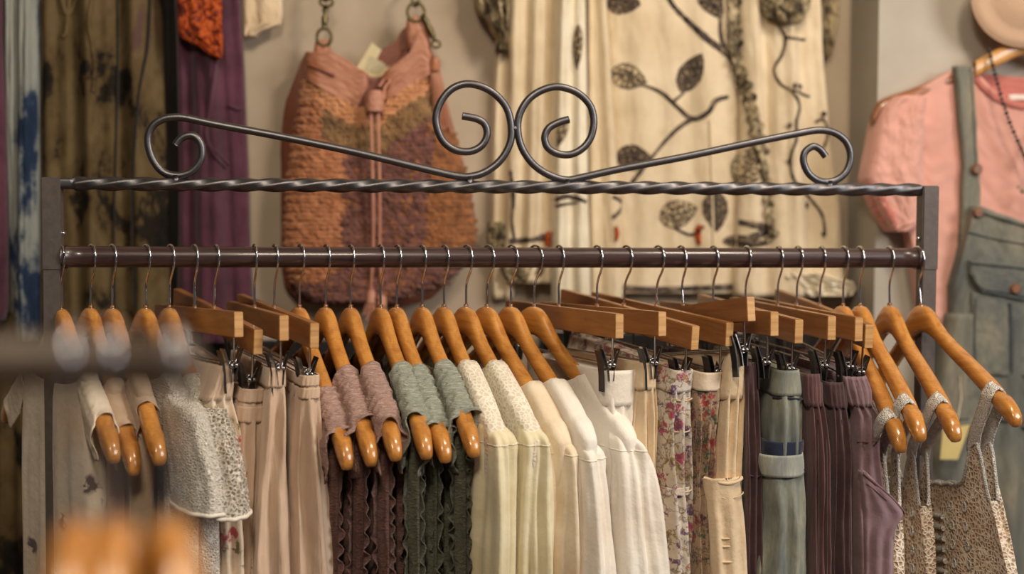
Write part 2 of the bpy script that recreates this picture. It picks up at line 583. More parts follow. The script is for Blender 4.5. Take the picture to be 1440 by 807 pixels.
def post(pxl_top, pxr_top, px_shift, ytop, face_w, name='post'):
    """square tube: upper sleeve down to a joint, then slimmer leg to the floor"""
    a = P(pxl_top, ytop, -0.012)
    x0 = a.x
    x1 = x0 + face_w
    zt = a.z
    zj = P(pxl_top, 380, -0.012).z
    mb = MB().box((x0, -0.012, zj), (x1, 0.012, zt), bev=0.0015)
    o = mb.build(name, M['post'], rack)
    leg = MB().box((x0 + 0.001, -0.011, 0.04), (x1 - 0.0015, 0.011, zj + 0.001), bev=0.001)
    l = leg.build('leg', M['post'], rack)
    return x0, x1, zt, o, l


lx0, lx1, lzt, lp, ll = post(57, 82, 0, 249, 0.0245)
rx0, rx1, rzt, rp, rl = post(1299, 1321, 0, 261, 0.0245)
for x0 in (lx0, rx0):
    MB().box((x0 - 0.001, -0.24, 0.02), (x0 + 0.0255, 0.24, 0.045), bev=0.002).build('foot_bar', M['post'], rack)
MB().box((lx1, -0.01, 0.16), (rx0, 0.01, 0.18), bev=0.002).build('lower_bar', M['post'], rack)
RR = 0.0143
mb = MB().tube([(lx1 + (rx0 - lx1) * i / 40, 0, RAILZ) for i in range(41)], RR, 24)
mb.build('hanging_rail', M['rail'], rack)
# screw heads on the inner faces
for x, py, sgn in ((lx1, 328, 1), (rx0, 331, -1)):
    z = P(90, py, 0).z
    MB().ball((x + sgn * 0.001, 0, z), 0.0035, 10).build('screw', M['chrome'], rack)
for x, sgn in ((lx1, 1), (rx0, -1)):
    MB().tube([(x, 0, RAILZ), (x + sgn * 0.006, 0, RAILZ)], RR + 0.002, 24).build('rail_collar', M['rail'], rack)
# twisted square bar
za, zb_ = P(88, 258, 0).z, P(1292, 267, 0).z
rows = []
NB = 420
for i in range(NB + 1):
    u = i / NB
    x = lx1 + (rx0 - lx1) * u
    z = za + (zb_ - za) * u
    ang = -(x - lx1) / 0.0435 * PI / 2
    if u < 0.012:
        ang = 0
    ring = []
    for k in range(16):
        t = 2 * PI * k / 16
        rr = min(0.0076 / max(abs(math.cos(t)), abs(math.sin(t))), 0.0098)
        ring.append((x, rr * math.cos(t + ang), z + rr * math.sin(t + ang)))
    rows.append(ring)
MB().grid(rows, cu=True).build('twisted_bar', M['iron'], rack, 'twisted square iron bar between the posts')
# scroll crest
SCL = [(247, 204), (253, 196), (262, 191), (272, 191), (280, 198), (284, 209), (282, 226), (268, 242), (247, 247), (227, 240), (213, 220), (208, 196),
       (214, 178), (228, 168), (244, 165), (262, 166), (300, 174), (400, 193), (500, 214), (600, 238), (640, 247), (662, 248),
       (684, 241), (704, 225), (717, 202), (719, 178), (713, 153), (698, 134), (678, 122), (655, 118), (634, 126), (619, 145),
       (613, 169), (621, 195), (638, 210), (660, 213), (677, 205), (685, 190), (682, 175), (670, 167), (650, 163)]
SCR = [(800, 168), (786, 172), (772, 180), (766, 193), (770, 207), (784, 216), (803, 217), (821, 207), (832, 190), (835, 168), (829, 147), (811, 130),
       (785, 122), (762, 127), (743, 140), (731, 160), (728, 182), (734, 208), (750, 231), (772, 246), (796, 253), (820, 249),
       (870, 238), (960, 221), (1050, 202), (1120, 188), (1152, 183), (1174, 187), (1190, 200), (1196, 220), (1190, 241), (1174, 254), (1154, 255),
       (1138, 245), (1130, 228), (1132, 214), (1143, 206), (1153, 210), (1161, 220)]
for sc in (SCL, SCR):
    pts = [P(a, b, 0.0) for a, b in [tuple(q) for q in catmull(sc, 6)]]
    MB().tube(pts, 0.0053, 12).build('iron_scroll', M['iron'], rack)
for (a, b, c, d) in ((247, 246, 247, 256), (660, 248, 660, 258), (797, 252, 797, 262), (1166, 254, 1166, 264)):
    q0, q1 = P(a, b, 0), P(c, d, 0)
    MB().tube([q0, q1], 0.0062, 10).build('weld_joint', M['iron'], rack)
MB().ball(P(723.5, 181, 0), 0.0055).build('weld_joint', M['iron'], rack)

# ================================================================== HANGERS
ZH = -0.069     # top of the hanger body below the rail centre
S_ = [0, .008, .016, .023, .03, .04, .055, .08, .11, .14, .165, .178, .183, .188, .193, .200, .208, .214, .218, .221]
T_ = [0, -.001, -.0045, -.0095, -.017, -.029, -.044, -.062, -.081, -.100, -.117, -.127, -.132, -.136, -.137, -.141, -.147, -.153, -.159, -.167]
B_ = [-.040, -.041, -.043, -.046, -.050, -.056, -.067, -.085, -.105, -.126, -.144, -.153, -.157, -.161, -.164, -.170, -.177, -.180, -.179, -.172]


def ztop(s):
    return ZH + float(np.interp(abs(s), S_, T_))


def zbot(s):
    return ZH + float(np.interp(abs(s), S_, B_))


def hook_path(dz=0.0):
    p = [(0.0, 0, ZH - 0.012), (0.0, 0, ZH + 0.012), (0.0, 0, ZH + 0.028), (0.004, 0, -0.030), (0.0125, 0, -0.018), (0.0166, 0, -0.007)]
    for a in range(10, 200, 17):
        p.append((0.0168 * math.cos(math.radians(a)), 0, 0.0168 * math.sin(math.radians(a))))
    return p


def arm_mesh():
    ss = [-s for s in S_[:0:-1]] + list(S_)
    rows = []
    n = 16
    for i, s in enumerate(ss):
        a = abs(s)
        zt, zb = ztop(s), zbot(s)
        th = float(np.interp(a, [0, .03, .06, .15, .2, .221], [.0100, .0098, .0098, .0112, .0114, .0075]))
        if a > 0.2205:
            th *= 0.6
        bow = 0.010 * (a / 0.22) ** 2
        h = (zt - zb) / 2
        zc = (zt + zb) / 2
        ring = []
        for k in range(n):
            t = 2 * PI * k / n
            c, q = math.cos(t), math.sin(t)
            ring.append((s, bow * -1 + th * math.copysign(abs(c) ** 0.62, c), zc + h * math.copysign(abs(q) ** 0.75, q)))
        rows.append(ring)
    mb = MB().grid(rows, cu=True, flip=True)
    nn = len(rows)
    mb.f.append(tuple(range(n))); mb.mi.append(0); mb.sm.append(True)
    mb.f.append(tuple(range(nn * n - 1, nn * n - n - 1, -1))); mb.mi.append(0); mb.sm.append(True)
    return mb.build('hanger_body', M['hanger'], data_only=True)


ARM = arm_mesh()
HOOK = MB().tube([Vector(x) for x in [tuple(q) for q in catmull(hook_path(), 4)]], 0.00165, 8).build('hook', M['chrome'], data_only=True)
FER = MB().tube([(0, 0, ZH - 0.004), (0, 0, ZH + 0.0035)], 0.0032, 10).build('ferrule', M['chrome'], data_only=True)
BL = 0.187
BARM = MB().box((-BL, -0.0062, ZH - 0.032), (BL, 0.0062, ZH), bev=0.0012).build('wooden_bar', M['bar'], data_only=True)
ENDM = MB().box((BL - 0.001, -0.0056, ZH - 0.0314), (BL + 0.0006, 0.0056, ZH - 0.0006), bev=0.0004).build('end_grain', M['endgrain'], data_only=True)
WIRE = MB()
WIRE.tube([(-0.168, 0, ZH - 0.031), (-0.168, 0, ZH - 0.063), (-0.163, 0, ZH - 0.067), (0.163, 0, ZH - 0.067), (0.168, 0, ZH - 0.063), (0.168, 0, ZH - 0.031)], 0.0016, 8)
WIREM = WIRE.build('wire_rod', M['clip'], data_only=True)


def clip_meshes():
    # two sprung levers crossing at a coil; jaws close on the cloth below
    out = []
    zc = ZH - 0.067
    for sg in (-1, 1):
        mb = MB()
        path = [(0, sg * 0.012, zc + 0.020), (0, sg * 0.0075, zc + 0.006), (0, sg * 0.0042, zc - 0.008), (0, sg * 0.0030, zc - 0.022)]
        rows = []
        for (x, y, z) in path:
            rows.append([(x - 0.009, y - 0.0007, z), (x + 0.009, y - 0.0007, z), (x + 0.009, y + 0.0007, z), (x - 0.009, y + 0.0007, z)])
        mb.grid(rows, cu=True, smooth=False)
        mb.f.append((0, 1, 2, 3)); mb.mi.append(0); mb.sm.append(False)
        mb.f.append((15, 14, 13, 12)); mb.mi.append(0); mb.sm.append(False)
        out.append(mb)
    coil = MB()
    p = []
    for i in range(60):
        a = i / 60 * 2 * PI * 5
        p.append((-0.006 + 0.012 * i / 60, 0.0046 * math.cos(a), zc + 0.0046 * math.sin(a)))
    coil.tube(p, 0.0012, 5)
    coil.ball((0.0085, -0.003, zc - 0.001), 0.0034)
    coil.ball((0.0085, 0.0035, zc - 0.001), 0.0030)
    coil.tube([(0.007, 0.001, zc), (0.009, 0.008, zc + 0.017)], 0.0009, 5)
    return (out[0].build('clip_lever', M['clip'], data_only=True), out[1].build('clip_lever', M['blackclip'], data_only=True),
            coil.build('spring', M['clip'], data_only=True))


LEV1, LEV2, COIL = clip_meshes()
BJ = MB()
zc = ZH - 0.067
rws = []
for (t_, z_) in ((-0.0165, 0.018), (-0.0125, 0.004), (-0.0105, -0.012), (-0.0098, -0.036)):
    rws.append([(-0.007, t_ - 0.001, zc + z_), (0.007, t_ - 0.001, zc + z_), (0.007, t_ + 0.001, zc + z_), (-0.007, t_ + 0.001, zc + z_)])
BJ.grid(rws, cu=True, smooth=False)
BJ.add(rws[0], [(0, 1, 2, 3)], smooth=False).add(rws[-1], [(3, 2, 1, 0)], smooth=False)
BACKJ = BJ.build('clip_jaw', M['blackclip'], data_only=True)


class Frame:
    def __init__(s, X, psi, tilt, Y=0.0, Z=RAILZ):
        s.loc = Vector((X, Y, Z))
        s.rot = (0, tilt, psi - PI / 2)
        from mathutils import Euler
        s.mat = Matrix.Translation(s.loc) @ Euler(s.rot, 'XYZ').to_matrix().to_4x4()
        s.inv = s.mat.inverted()
        s.psi = psi

    def w(s, a, t, z):
        return s.mat @ Vector((a, t, z))


def solve(hook_px, tip_px, tip_py, ref, Y=0.0, hook_py=362, Z=RAILZ, sx=0.0165):
    psi, tilt, X = 0.2, 0.0, P(hook_px, hook_py, Y).x
    for _ in range(25):
        f = Frame(X, psi, tilt, Y, Z)
        X += (P(hook_px, hook_py, Y).x - 0) * 0 + (hook_px - proj(f.w(sx, 0, 0))[0]) / 1000
        f = Frame(X, psi, tilt, Y, Z)
        u, v = proj(f.w(*ref))
        psi += max(-0.1, min(0.1, (tip_px - u) / 1100 / abs(ref[0]) * 0.8))
        tilt += max(-0.05, min(0.05, (tip_py - v) / 1100 / abs(ref[0]) * 0.8))
        tilt = max(-0.16, min(0.16, tilt))
    return Frame(X, psi, tilt, Y, Z)


HD = [
    # kind, hook px, tip px, tip py, label
    ('s', 90, 162, 642, 'leftmost varnished wooden hanger on the rack, against the left post'),
    ('s', 134, 190, 660, 'wooden hanger under the beige sleeveless top, second from left post'),
    ('s', 163, 226, 645, 'wooden hanger with bare notched tip, under the taupe top'),
    ('s', 211, 278, 650, 'wooden hanger under the left white lace cap-sleeve top'),
    ('s', 245, 306, 655, 'wooden hanger under the white open-lace top, left of the clamp hangers'),
    ('c', 278, 342, 438, 'clamp hanger with pale end grain holding the rosebud print skirt'),
    ('c', 308, 370, 463, 'clamp hanger tilted low, holding the short blush skirt'),
    ('c', 361, 406, 443, 'clamp hanger holding the left long blush muslin skirt'),
    ('c', 391, 449, 454, 'clamp hanger holding the right long blush muslin skirt'),
    ('s', 428, 490, 652, 'wooden hanger under the leftmost dusty pink ruffled top'),
    ('s', 464, 524, 647, 'wooden hanger under the middle dusty pink ruffled top'),
    ('s', 498, 558, 639, 'wooden hanger under the rightmost dusty pink ruffled top'),
    ('s', 540, 601, 637, 'wooden hanger under the leftmost sage ruffled top'),
    ('s', 564, 628, 642, 'wooden hanger under the middle sage ruffled top'),
    ('s', 599, 668, 634, 'wooden hanger under the rightmost sage ruffled top'),
    ('s', 631, 704, 640, 'wooden hanger under the cream blouse with round lace shoulder beside sage tops'),
    ('s', 664, 756, 640, 'wooden hanger under the cream blouse with long embroidered front'),
    ('s', 695, 796, 642, 'wooden hanger under the warm cream blouse with gathered sleeve'),
    ('s', 728, 832, 638, 'wooden hanger under the narrow white blouse'),
    ('s', 763, 890, 636, 'wooden hanger under the wide white blouse, beside the clamp hangers'),
    ('c', 793, 877, 441, 'clamp hanger holding the white trousers with wide waistband'),
    ('c', 847, 937, 438, 'clamp hanger holding the narrow cream trousers'),
    ('c', 889, 984, 458, 'clamp hanger holding the pale paisley trousers'),
    ('c', 934, 1032, 453, 'clamp hanger holding the dark floral trousers'),
    ('c', 965, 1061, 417, 'clamp hanger tipped upward, holding the sand cargo trousers'),
    ('c', 1010, 1095, 438, 'clamp hanger holding the narrow plum trousers behind the jeans'),
    ('c', 1056, 1130, 449, 'clamp hanger holding the washed blue jeans'),
    ('c', 1101, 1176, 444, 'clamp hanger holding the burgundy ribbed trousers'),
    ('c', 1129, 1214, 446, 'clamp hanger holding the dark plum trousers with ruched waist'),
    ('c', 1161, 1229, 456, 'rightmost clamp hanger, holding the dusty purple pocket trousers'),
    ('s', 1193, 1269, 628, 'wooden hanger under the crochet strap top beside the purple trousers'),
    ('s', 1215, 1296, 612, 'pale wooden hanger third from the right post'),
    ('s', 1257, 1346, 612, 'wooden hanger second from the right post'),
    ('s', 1299, 1432, 584, 'rightmost wooden hanger, swung out in front of the overalls'),
]
FR = []
for i, (k, hp, tp, ty, lab) in enumerate(HD):
    if k == 's':
        f = solve(hp, tp, ty, (0.221, -0.01, ZH - 0.170))
        t = thing('coat_hanger', lab, 'coat hanger', f.loc, f.rot, 'wooden coat hangers on the rack rail')
        bd = put('hanger_body', ARM, t)
        put('hook', HOOK, t)
        put('ferrule', FER, t)
    else:
        f = solve(hp, tp, ty, (BL, 0.006, ZH))
        t = thing('clamp_hanger', lab, 'clamp hanger', f.loc, f.rot, 'wooden clamp hangers on the rack rail')
        br = put('wooden_bar', BARM, t)
        put('end_grain', ENDM, br, 'pale sawn end of the bar')
        e2 = put('end_grain', ENDM, br, 'pale sawn end of the bar')
        e2.rotation_euler = (0, 0, PI)
        put('hook', HOOK, t)
        put('ferrule', FER, t)
        put('wire_rod', WIREM, t)
        for sx in (-0.150, 0.157):
            for me, nm in ((LEV1, 'clip'), ):
                cl = put('clip', LEV1, t)
                cl.location = (sx, 0, 0)
                put('clip_lever', LEV2, cl)
                put('clip_jaw', BACKJ, cl)
                put('spring', COIL, cl)
    FR.append(f)
    print('HANGER', i, k, 'psi %.1f tilt %.1f' % (math.degrees(f.psi), math.degrees(f.rot[1])), 'head', [round(x) for x in proj(f.w(0, 0, ZH))], 'far', [round(x) for x in proj(f.w(-BL, 0, ZH))])

# ================================================================== GARMENTS ON THE RACK
def garment(name, i, label, cat, group=None):
    f = FR[i]
    return thing(name, label, cat, f.loc, f.rot, group), f


def lerp(a, b, u):
    return a + (b - a) * u


def ss(x):
    x = max(0.0, min(1.0, x))
    return x * x * (3 - 2 * x)


def body(parent, name, mat, zb, neck=0.10, S=0.208, th=0.016, amp=0.006, seed=0, nf=7, flare=0.02, z0=None, cols=64, nrows=46, nmid=0.05, label=None, thtop=0.0128):
    """a garment panel pair draped over the hanger shoulders, closed at the sides"""
    rows = []
    half = cols
    ARCH = [(0.0, 0.0062), (0.50, 0.0058), (0.84, 0.0035), (1.0, -0.0015), (1.04, -0.009)]
    for r in range(nrows + 1 + len(ARCH)):
        ar = ARCH[r] if r < len(ARCH) else None
        v = 0.0 if ar else ((r - len(ARCH) + 0.8) / (nrows + 0.8)) ** 1.5
        ring = []
        for side in (1, -1):
            for c in range(half):
                p = math.cos(PI * c / half) * side      # 1 .. -1 then -1 .. 1
                Sw = S + (flare * v if flare >= 0 else flare * ss(v * 4))
                s = p * Sw
                a = abs(p) * S
                if a >= neck:
                    zt = ztop(min(a, 0.2)) + 0.003 - max(0, a - 0.2) * 0.9
                else:
                    q = a / neck
                    zt = ztop(neck) + 0.003 - (nmid if side > 0 else nmid * 0.5) * math.sqrt(max(0, 1 - q ** 2.2))
                z = lerp(zt - 0.014, zb, v)
                d = zt - z
                g = 1
                base = thtop * 1.04 + (th - thtop) * ss(d / 0.12)
                if ar:
                    z = zt + ar[1]
                    d = 0.0
                    g = 0.0
                    base = thtop * ar[0] if a >= neck * 0.97 else thtop * lerp(0.8, 1.0, r / 4)
                edge = max(0.0, 1 - abs(p) ** 16) ** 0.5
                A = amp * ss(d / 0.14)
                f = A * math.sin(nf * p * PI + seed * 1.7 + 1.5 * nz(p * 2, v * 2, seed)) * 0.5
                f2 = A * 0.9 * nz(p * 9 + seed * 3.1, v * 2.2, side * 2.0)
                t = side * (base * (0.25 + 0.75 * edge) + 0.5 * f2) + f
                s += 0.006 * ss(d / 0.1) * nz(v * 7, side * 2 + seed, p * 3) * abs(p)
                ring.append((s, t - 0.009 * (min(a, .22) / 0.22) ** 2 * (1 - v), z))
        rows.append(ring)
    mb = MB().grid(rows, cu=True)
    return mb.build(name, mat, parent, label)


def sleeve(parent, name, mat, path, seed=0, n=56, gather=0.0, folds=6, amp=0.10, label=None, seam_at=None, seam_mat=None, hem=None):
    """path: list of (s, z, rs, rt) centres and radii down the arm"""
    pts = catmull(path, 7)
    rows = []
    L = len(pts)
    for j, (s, z, rs, rtt) in enumerate(pts):
        u = j / (L - 1)
        ring = []
        for k in range(n):
            a = 2 * PI * k / n
            w = amp * ss(u * 3) * math.sin(folds * a + seed + 1.3 * nz(u * 2.5, seed)) + 0.8 * amp * nz(math.cos(a) * 2, math.sin(a) * 2 + seed, u * 5)
            w += 0.5 * amp * ss(u * 2) * math.sin(11 * a + seed * 2 + 3 * nz(u * 3, seed + 8))
            w += gather * math.exp(-((u - 0.04) / 0.08) ** 2) * math.sin(17 * a + seed)
            # the top rings lean with the shoulder slope
            lean = (1 - ss(u * 3.5)) * 0.35
            ring.append((s + rs * (1 + w) * math.cos(a), rtt * (1 + w) * math.sin(a) - 0.008 * (1 - u), z - lean * rs * math.cos(a)))
        rows.append(ring)
    mb = MB().grid(rows, cu=True, flip=True)
    o = mb.build(name, mat, parent, label)
    if seam_at:
        MB().tube([Vector(p) for p in rows[seam_at]], 0.0010, 6, closed=True).build('armhole_seam', seam_mat, o)
    if hem:
        MB().tube([Vector(p) for p in rows[-1]], hem, 7, closed=True).build('sleeve_hem', seam_mat, o)
        sd_ = o.modifiers.new('thickness', 'SOLIDIFY'); sd_.thickness = 0.0018
    return o


def both(fn):
    for m in (1, -1):
        fn(m)


def strap_drape(parent, name, mat, s0, s1, drop, seed=0, rad=0.0145, flare=0.006, crink=0.0032, label=None, n=44, m=1):
    """ruched cloth folded over the hanger arm, hanging down both faces, with a fluted outer edge"""
    rows = []
    R = 44
    for r in range(R + 1):
        u = r / R
        s = lerp(s0, s1, u)
        zt = ztop(s) + 0.004
        ring = []
        e = ss((u - 0.86) / 0.14)
        dd = drop * (0.55 + 0.45 * ss(u * 2.5)) * (1 - 0.12 * e)
        for k in range(n + 1):
            q = (k / n) * 2 - 1                # -1..1 across
            arc = 0.42
            if abs(q) < arc:
                an = q / arc * PI / 2
                t = rad * math.sin(an)
                z = zt - rad * (1 - math.cos(an))
            else:
                h = (abs(q) - arc) / (1 - arc)
                t = math.copysign(rad * (1 + 0.15 * math.sin(h * 4 + seed)), q)
                z = zt - rad - h * dd
            cr = crink * (nz(s * 260 * 0.6, q * 3.0, seed) + 0.8 * nz(s * 420, q * 7, seed + 5))
            fl = e * flare * (0.5 + math.sin(q * 9 + seed) * 0.9)
            t2 = t * (1 + (cr + max(fl, -0.002)) / rad)
            z2 = z + (cr + fl) * (1 - min(1, abs(q)))
            ring.append((m * (s + 0.003 * e * math.sin(q * 13 + seed)), t2 - 0.009 * (s / 0.22) ** 2, z2))
        rows.append(ring)
    mb = MB().grid(rows, flip=(m > 0))
    o = mb.build(name, mat, parent, label)
    sd = o.modifiers.new('thickness', 'SOLIDIFY')
    sd.thickness = 0.0016
    return o


def ruffle(parent, mat, s0, t0, z0, z1, w, dirn, seed, wl=0.024, amp=0.007, m=1):
    """a fluted strip sewn down the garment: inner edge straight, outer edge waving"""
    rows = []
    n = int(abs(z1 - z0) / 0.0035)
    for j in range(n + 1):
        z = lerp(z0, z1, j / n)
        ph = z / wl * 2 * PI + seed + 5.0 * nz(z * 14, seed)
        ring = []
        for k in range(5):
            u = k / 4
            off = amp * u ** 1.3 * (math.sin(ph) * (0.55 + 1.1 * nz(z * 25, seed + 4)) + 0.8 * nz(z * 90, seed + 2))
            along = w * u * (0.85 + 0.25 * nz(z * 45, seed + 9))
            ring.append((m * (s0 + dirn[0] * along + dirn[1] * off), t0 - dirn[0] * off * 1.0 + dirn[1] * along, z + 0.3 * amp * u * math.cos(ph)))
        rows.append(ring)
    o = MB().grid(rows).build('ruffle', mat, parent)
    sd = o.modifiers.new('thickness', 'SOLIDIFY')
    sd.thickness = 0.0012
    return o


def loft(parent, f, name, mat, rows, s_near=0.165, L=0.30, seed=0, amp=0.0025, folds=5, gather=0.0, gz=None, label=None, nr=46, wmul=1.0,
         lean=0.0, capround=0.8, top_in=True, solid=True, rough=0.0022):
    """garment hanging from clips: rows give the near end's outline (height, left, right in photograph pixels measured at that end)"""
    SR.append((rows, s_near))
    Yn = f.w(s_near, 0, 0).y
    ys = [r[0] for r in rows]
    out = []
    info = []
    for j in range(nr + 1):
        py = lerp(ys[0], ys[-1], j / nr)
        xl, xr = interp_rows(rows, py)
        c = P((xl + xr) / 2, py, Yn)
        d = (c - CAM).dot(fwd)
        lw = (xr - xl) / 2 * d / FOC * wmul
        lc = f.inv @ c
        out.append((lc, lw))
    # carry the garment below the frame
    lc, lw = out[-1]
    for k in range(1, 7):
        q = lc.copy(); q.z -= 0.06 * k
        out.append((q, lw * (1 + 0.02 * k)))
    mbr = []
    z_first = out[0][0].z
    for j, (lc, w) in enumerate(out):
        z = lc.z
        dz = z_first - z
        ring = []
        A = amp * ss(dz / 0.08)
        G = gather * math.exp(-dz / 0.05)
        sn = lc.x
        Lz = L * (1 + 0.12 * ss(dz / 0.5))
        # sides
        prof = []
        nc = 22
        for k in range(nc + 1):                       # near end, t from -w to w
            q = -1 + 2 * k / nc
            q = math.sin(q * PI / 2)
            prof.append((sn - capround * w * (1 - math.sqrt(max(0, 1 - abs(q) ** 2.4))), q * w, 'n', q))
        nsd = 26
        for k in range(1, nsd):
            u = k / nsd
            prof.append((sn - capround * w - (Lz - capround * w) * u, w * (1 - 0.15 * u), 's', u))
        for k in range(7):
            q = 1 - 2 * k / 6
            prof.append((sn - Lz - 0.3 * w * (1 - q * q), q * w * 0.85, 'f', q))
        for k in range(1, nsd):
            u = 1 - k / nsd
            prof.append((sn - capround * w - (Lz - capround * w) * u, -w * (1 - 0.15 * u), 'r', u))
        for (s, t, kind, q) in prof:
            drift = 1.2 * nz(z * 4, seed * 2.3)
            if kind in 'nf':
                s += A * 1.5 * math.sin(folds * q * 1.7 + seed * 1.9 + drift * 2) + 1.6 * A * nz(q * 2.4, z * 9, seed) + G * math.sin(14 * q + seed)
                s += rough * nz(q * 4, z * 45, seed + 3) * 0.7
            else:
                sg = 1 if kind == 's' else -1
                t += sg * (A * math.sin(folds * 2.2 * q + seed + drift + (0 if kind == 's' else 2)) + 0.6 * A * nz(q * 6, z * 8, seed + 7) + G * math.sin(60 * q))
                t += rough * nz(q * 20, z * 45, seed + 3)
            ring.append((s + lean * dz, t + lc.y, z))
        mbr.append(ring)
    mb = MB().grid(mbr, cu=True)
    nn = len(mbr[0])
    if solid:      # waist closed just inside the rim
        inner = [(x * 1 + (0) , (t - out[0][0].y) * 0.15 + out[0][0].y, zz - 0.004) for (x, t, zz) in mbr[0]]
        o0 = len(mb.v)
        mb.v += inner
        for k in range(nn):
            mb.f.append((k, o0 + k, o0 + (k + 1) % nn, (k + 1) % nn)); mb.mi.append(0); mb.sm.append(True)
    o = mb.build(name, mat, parent, label)
    return o


def belt(parent, f, name, mat, rows, s_near=0.165, L=0.30, pad=0.0012, seed=0, gather=0.0, label=None):
    """a band hugging the loft above between two heights"""
    rr = [(a, b - 1.3, c + 1.3) for a, b, c in rows]
    Yn = f.w(s_near, 0, 0).y
    return loft_band(parent, f, name, mat, rr, s_near + 0.002, L + 0.004, seed, gather, label)


def loft_band(parent, f, name, mat, rows, s_near, L, seed, gather, label):
    Yn = f.w(s_near, 0, 0).y
    ys = [r[0] for r in rows]
    R = []
    nr = 8
    for j in range(nr + 1):
        py = lerp(ys[0], ys[-1], j / nr)
        xl, xr = interp_rows(rows, py)
        c = P((xl + xr) / 2, py, Yn)
        w = (xr - xl) / 2 * (c - CAM).dot(fwd) / FOC
        w *= 1 + 0.05 * math.sin(PI * j / nr)
        lc = f.inv @ c
        ring = []
        for k in range(25):
            q = math.sin((-1 + 2 * k / 24) * PI / 2)
            ring.append((lc.x - 0.8 * w * (1 - math.sqrt(max(0, 1 - abs(q) ** 2.4))) + gather * math.sin(16 * q + seed + j * 0.3), q * w + lc.y, lc.z))
        for k in range(1, 30):
            u = k / 29
            ring.append((lc.x - 0.8 * w - (L - 0.8 * w) * u, w * (1 - 0.15 * u) + lc.y + gather * math.sin(70 * u + seed), lc.z))
        for k in range(0, 29):
            u = 1 - k / 29
            ring.append((lc.x - 0.8 * w - (L - 0.8 * w) * u, -w * (1 - 0.15 * u) + lc.y + gather * math.sin(70 * u + seed), lc.z))
        R.append(ring)
    o = MB().grid(R, cu=True).build(name, mat, parent, label)
    sd = o.modifiers.new('thickness', 'SOLIDIFY')
    sd.thickness = 0.0016
    sd.offset = 1
    return o


SR = []


def seam(parent, f, mat, pts, Y_s=0.168, r=0.0011, name='seam', off=0.0):
    rows, sn = SR[-1]
    Yn = f.w(sn, 0, 0).y
    ps = []
    for a, b in [tuple(q) for q in catmull(pts, 6)]:
        xl, xr = interp_rows(rows, b)
        mid, hw = (xl + xr) / 2, (xr - xl) / 2
        q = max(-0.96, min(0.96, (a - mid) / hw))
        c = P(mid + q * hw, b, Yn)
        w = hw * (c - CAM).dot(fwd) / FOC
        lc = f.inv @ c
        ps.append((lc.x - 0.8 * w * (1 - math.sqrt(max(0, 1 - abs(q) ** 2.4))) + r * 0.5, lc.y, lc.z))
    return MB().tube(ps, r, 6).build(name, mat, parent)


def seam_old(parent, f, mat, pts, Y_s=0.168, r=0.0011, name='seam', off=0.0):
    """raised stitched seam line along photograph points at the garment's near end"""
    Yn = f.w(Y_s, 0, 0).y + off
    ps = [f.inv @ P(a, b, Yn) for a, b in [tuple(q) for q in catmull(pts, 5)]]
    return MB().tube(ps, r, 6).build(name, mat, parent)


ZB = -0.78
# ---- 1-3 pale tops at the left
for idx, nm, mt, lab, seed in ((0, 'print_blouse', 'branchprint', 'cream sleeveless top with small dark twig print, hanging beside the left post', 1),
                               (1, 'sleeveless_blouse', 'beige', 'plain beige sleeveless top, second garment from the left post', 2),
                               (2, 'sleeveless_blouse', 'taupe', 'taupe sleeveless top baring a notched hanger tip, left of the lace tops', 3)):
    t, f = garment(nm, idx, lab, 'top', 'tops on the rack')
    body(t, 'body', M[mt], ZB, neck=0.115, S={0: 0.126, 1: 0.135, 2: 0.150}[idx], th=0.017, amp=0.007, seed=seed, nf=4)
    for m in (1, -1):
        strap_drape(t, 'shoulder', M[mt], 0.115, 0.178 if idx != 2 else 0.158, 0.05, seed=seed, rad=0.0142, flare=0.002, crink=0.0006, m=m)
# ---- 4,5 lace cap sleeve tops
for idx, mt, lab, seed in ((3, 'whiteknit', 'white knitted lace top with cap sleeve, left one of the lace pair', 4),
                           (4, 'lacewhite', 'white open-lace cap-sleeve top, beside the rosebud skirt', 5)):
    t, f = garment('lace_blouse', idx, lab, 'top', 'tops on the rack')
    body(t, 'body', M['whiteknit'], ZB, neck=0.105, S=0.20, th=0.018, amp=0.009, seed=seed)
    for m in (1, -1):
        zz = ztop(0.16) + 0.014
        sleeve(t, 'cap_sleeve', M[mt], [(m * 0.150, zz, 0.012, 0.006), (m * 0.155, zz - 0.003, 0.035, 0.0165), (m * 0.166, zz - 0.018, 0.060, 0.0215), (m * 0.184, zz - 0.055, 0.066, 0.026), (m * 0.198, zz - 0.095, 0.062, 0.029), (m * 0.206, zz - 0.128, 0.058, 0.030)],
               seed=seed * 2 + m, folds=3, amp=0.05, seam_mat=M['white'], hem=0.0026, label='knitted lace cap sleeve')

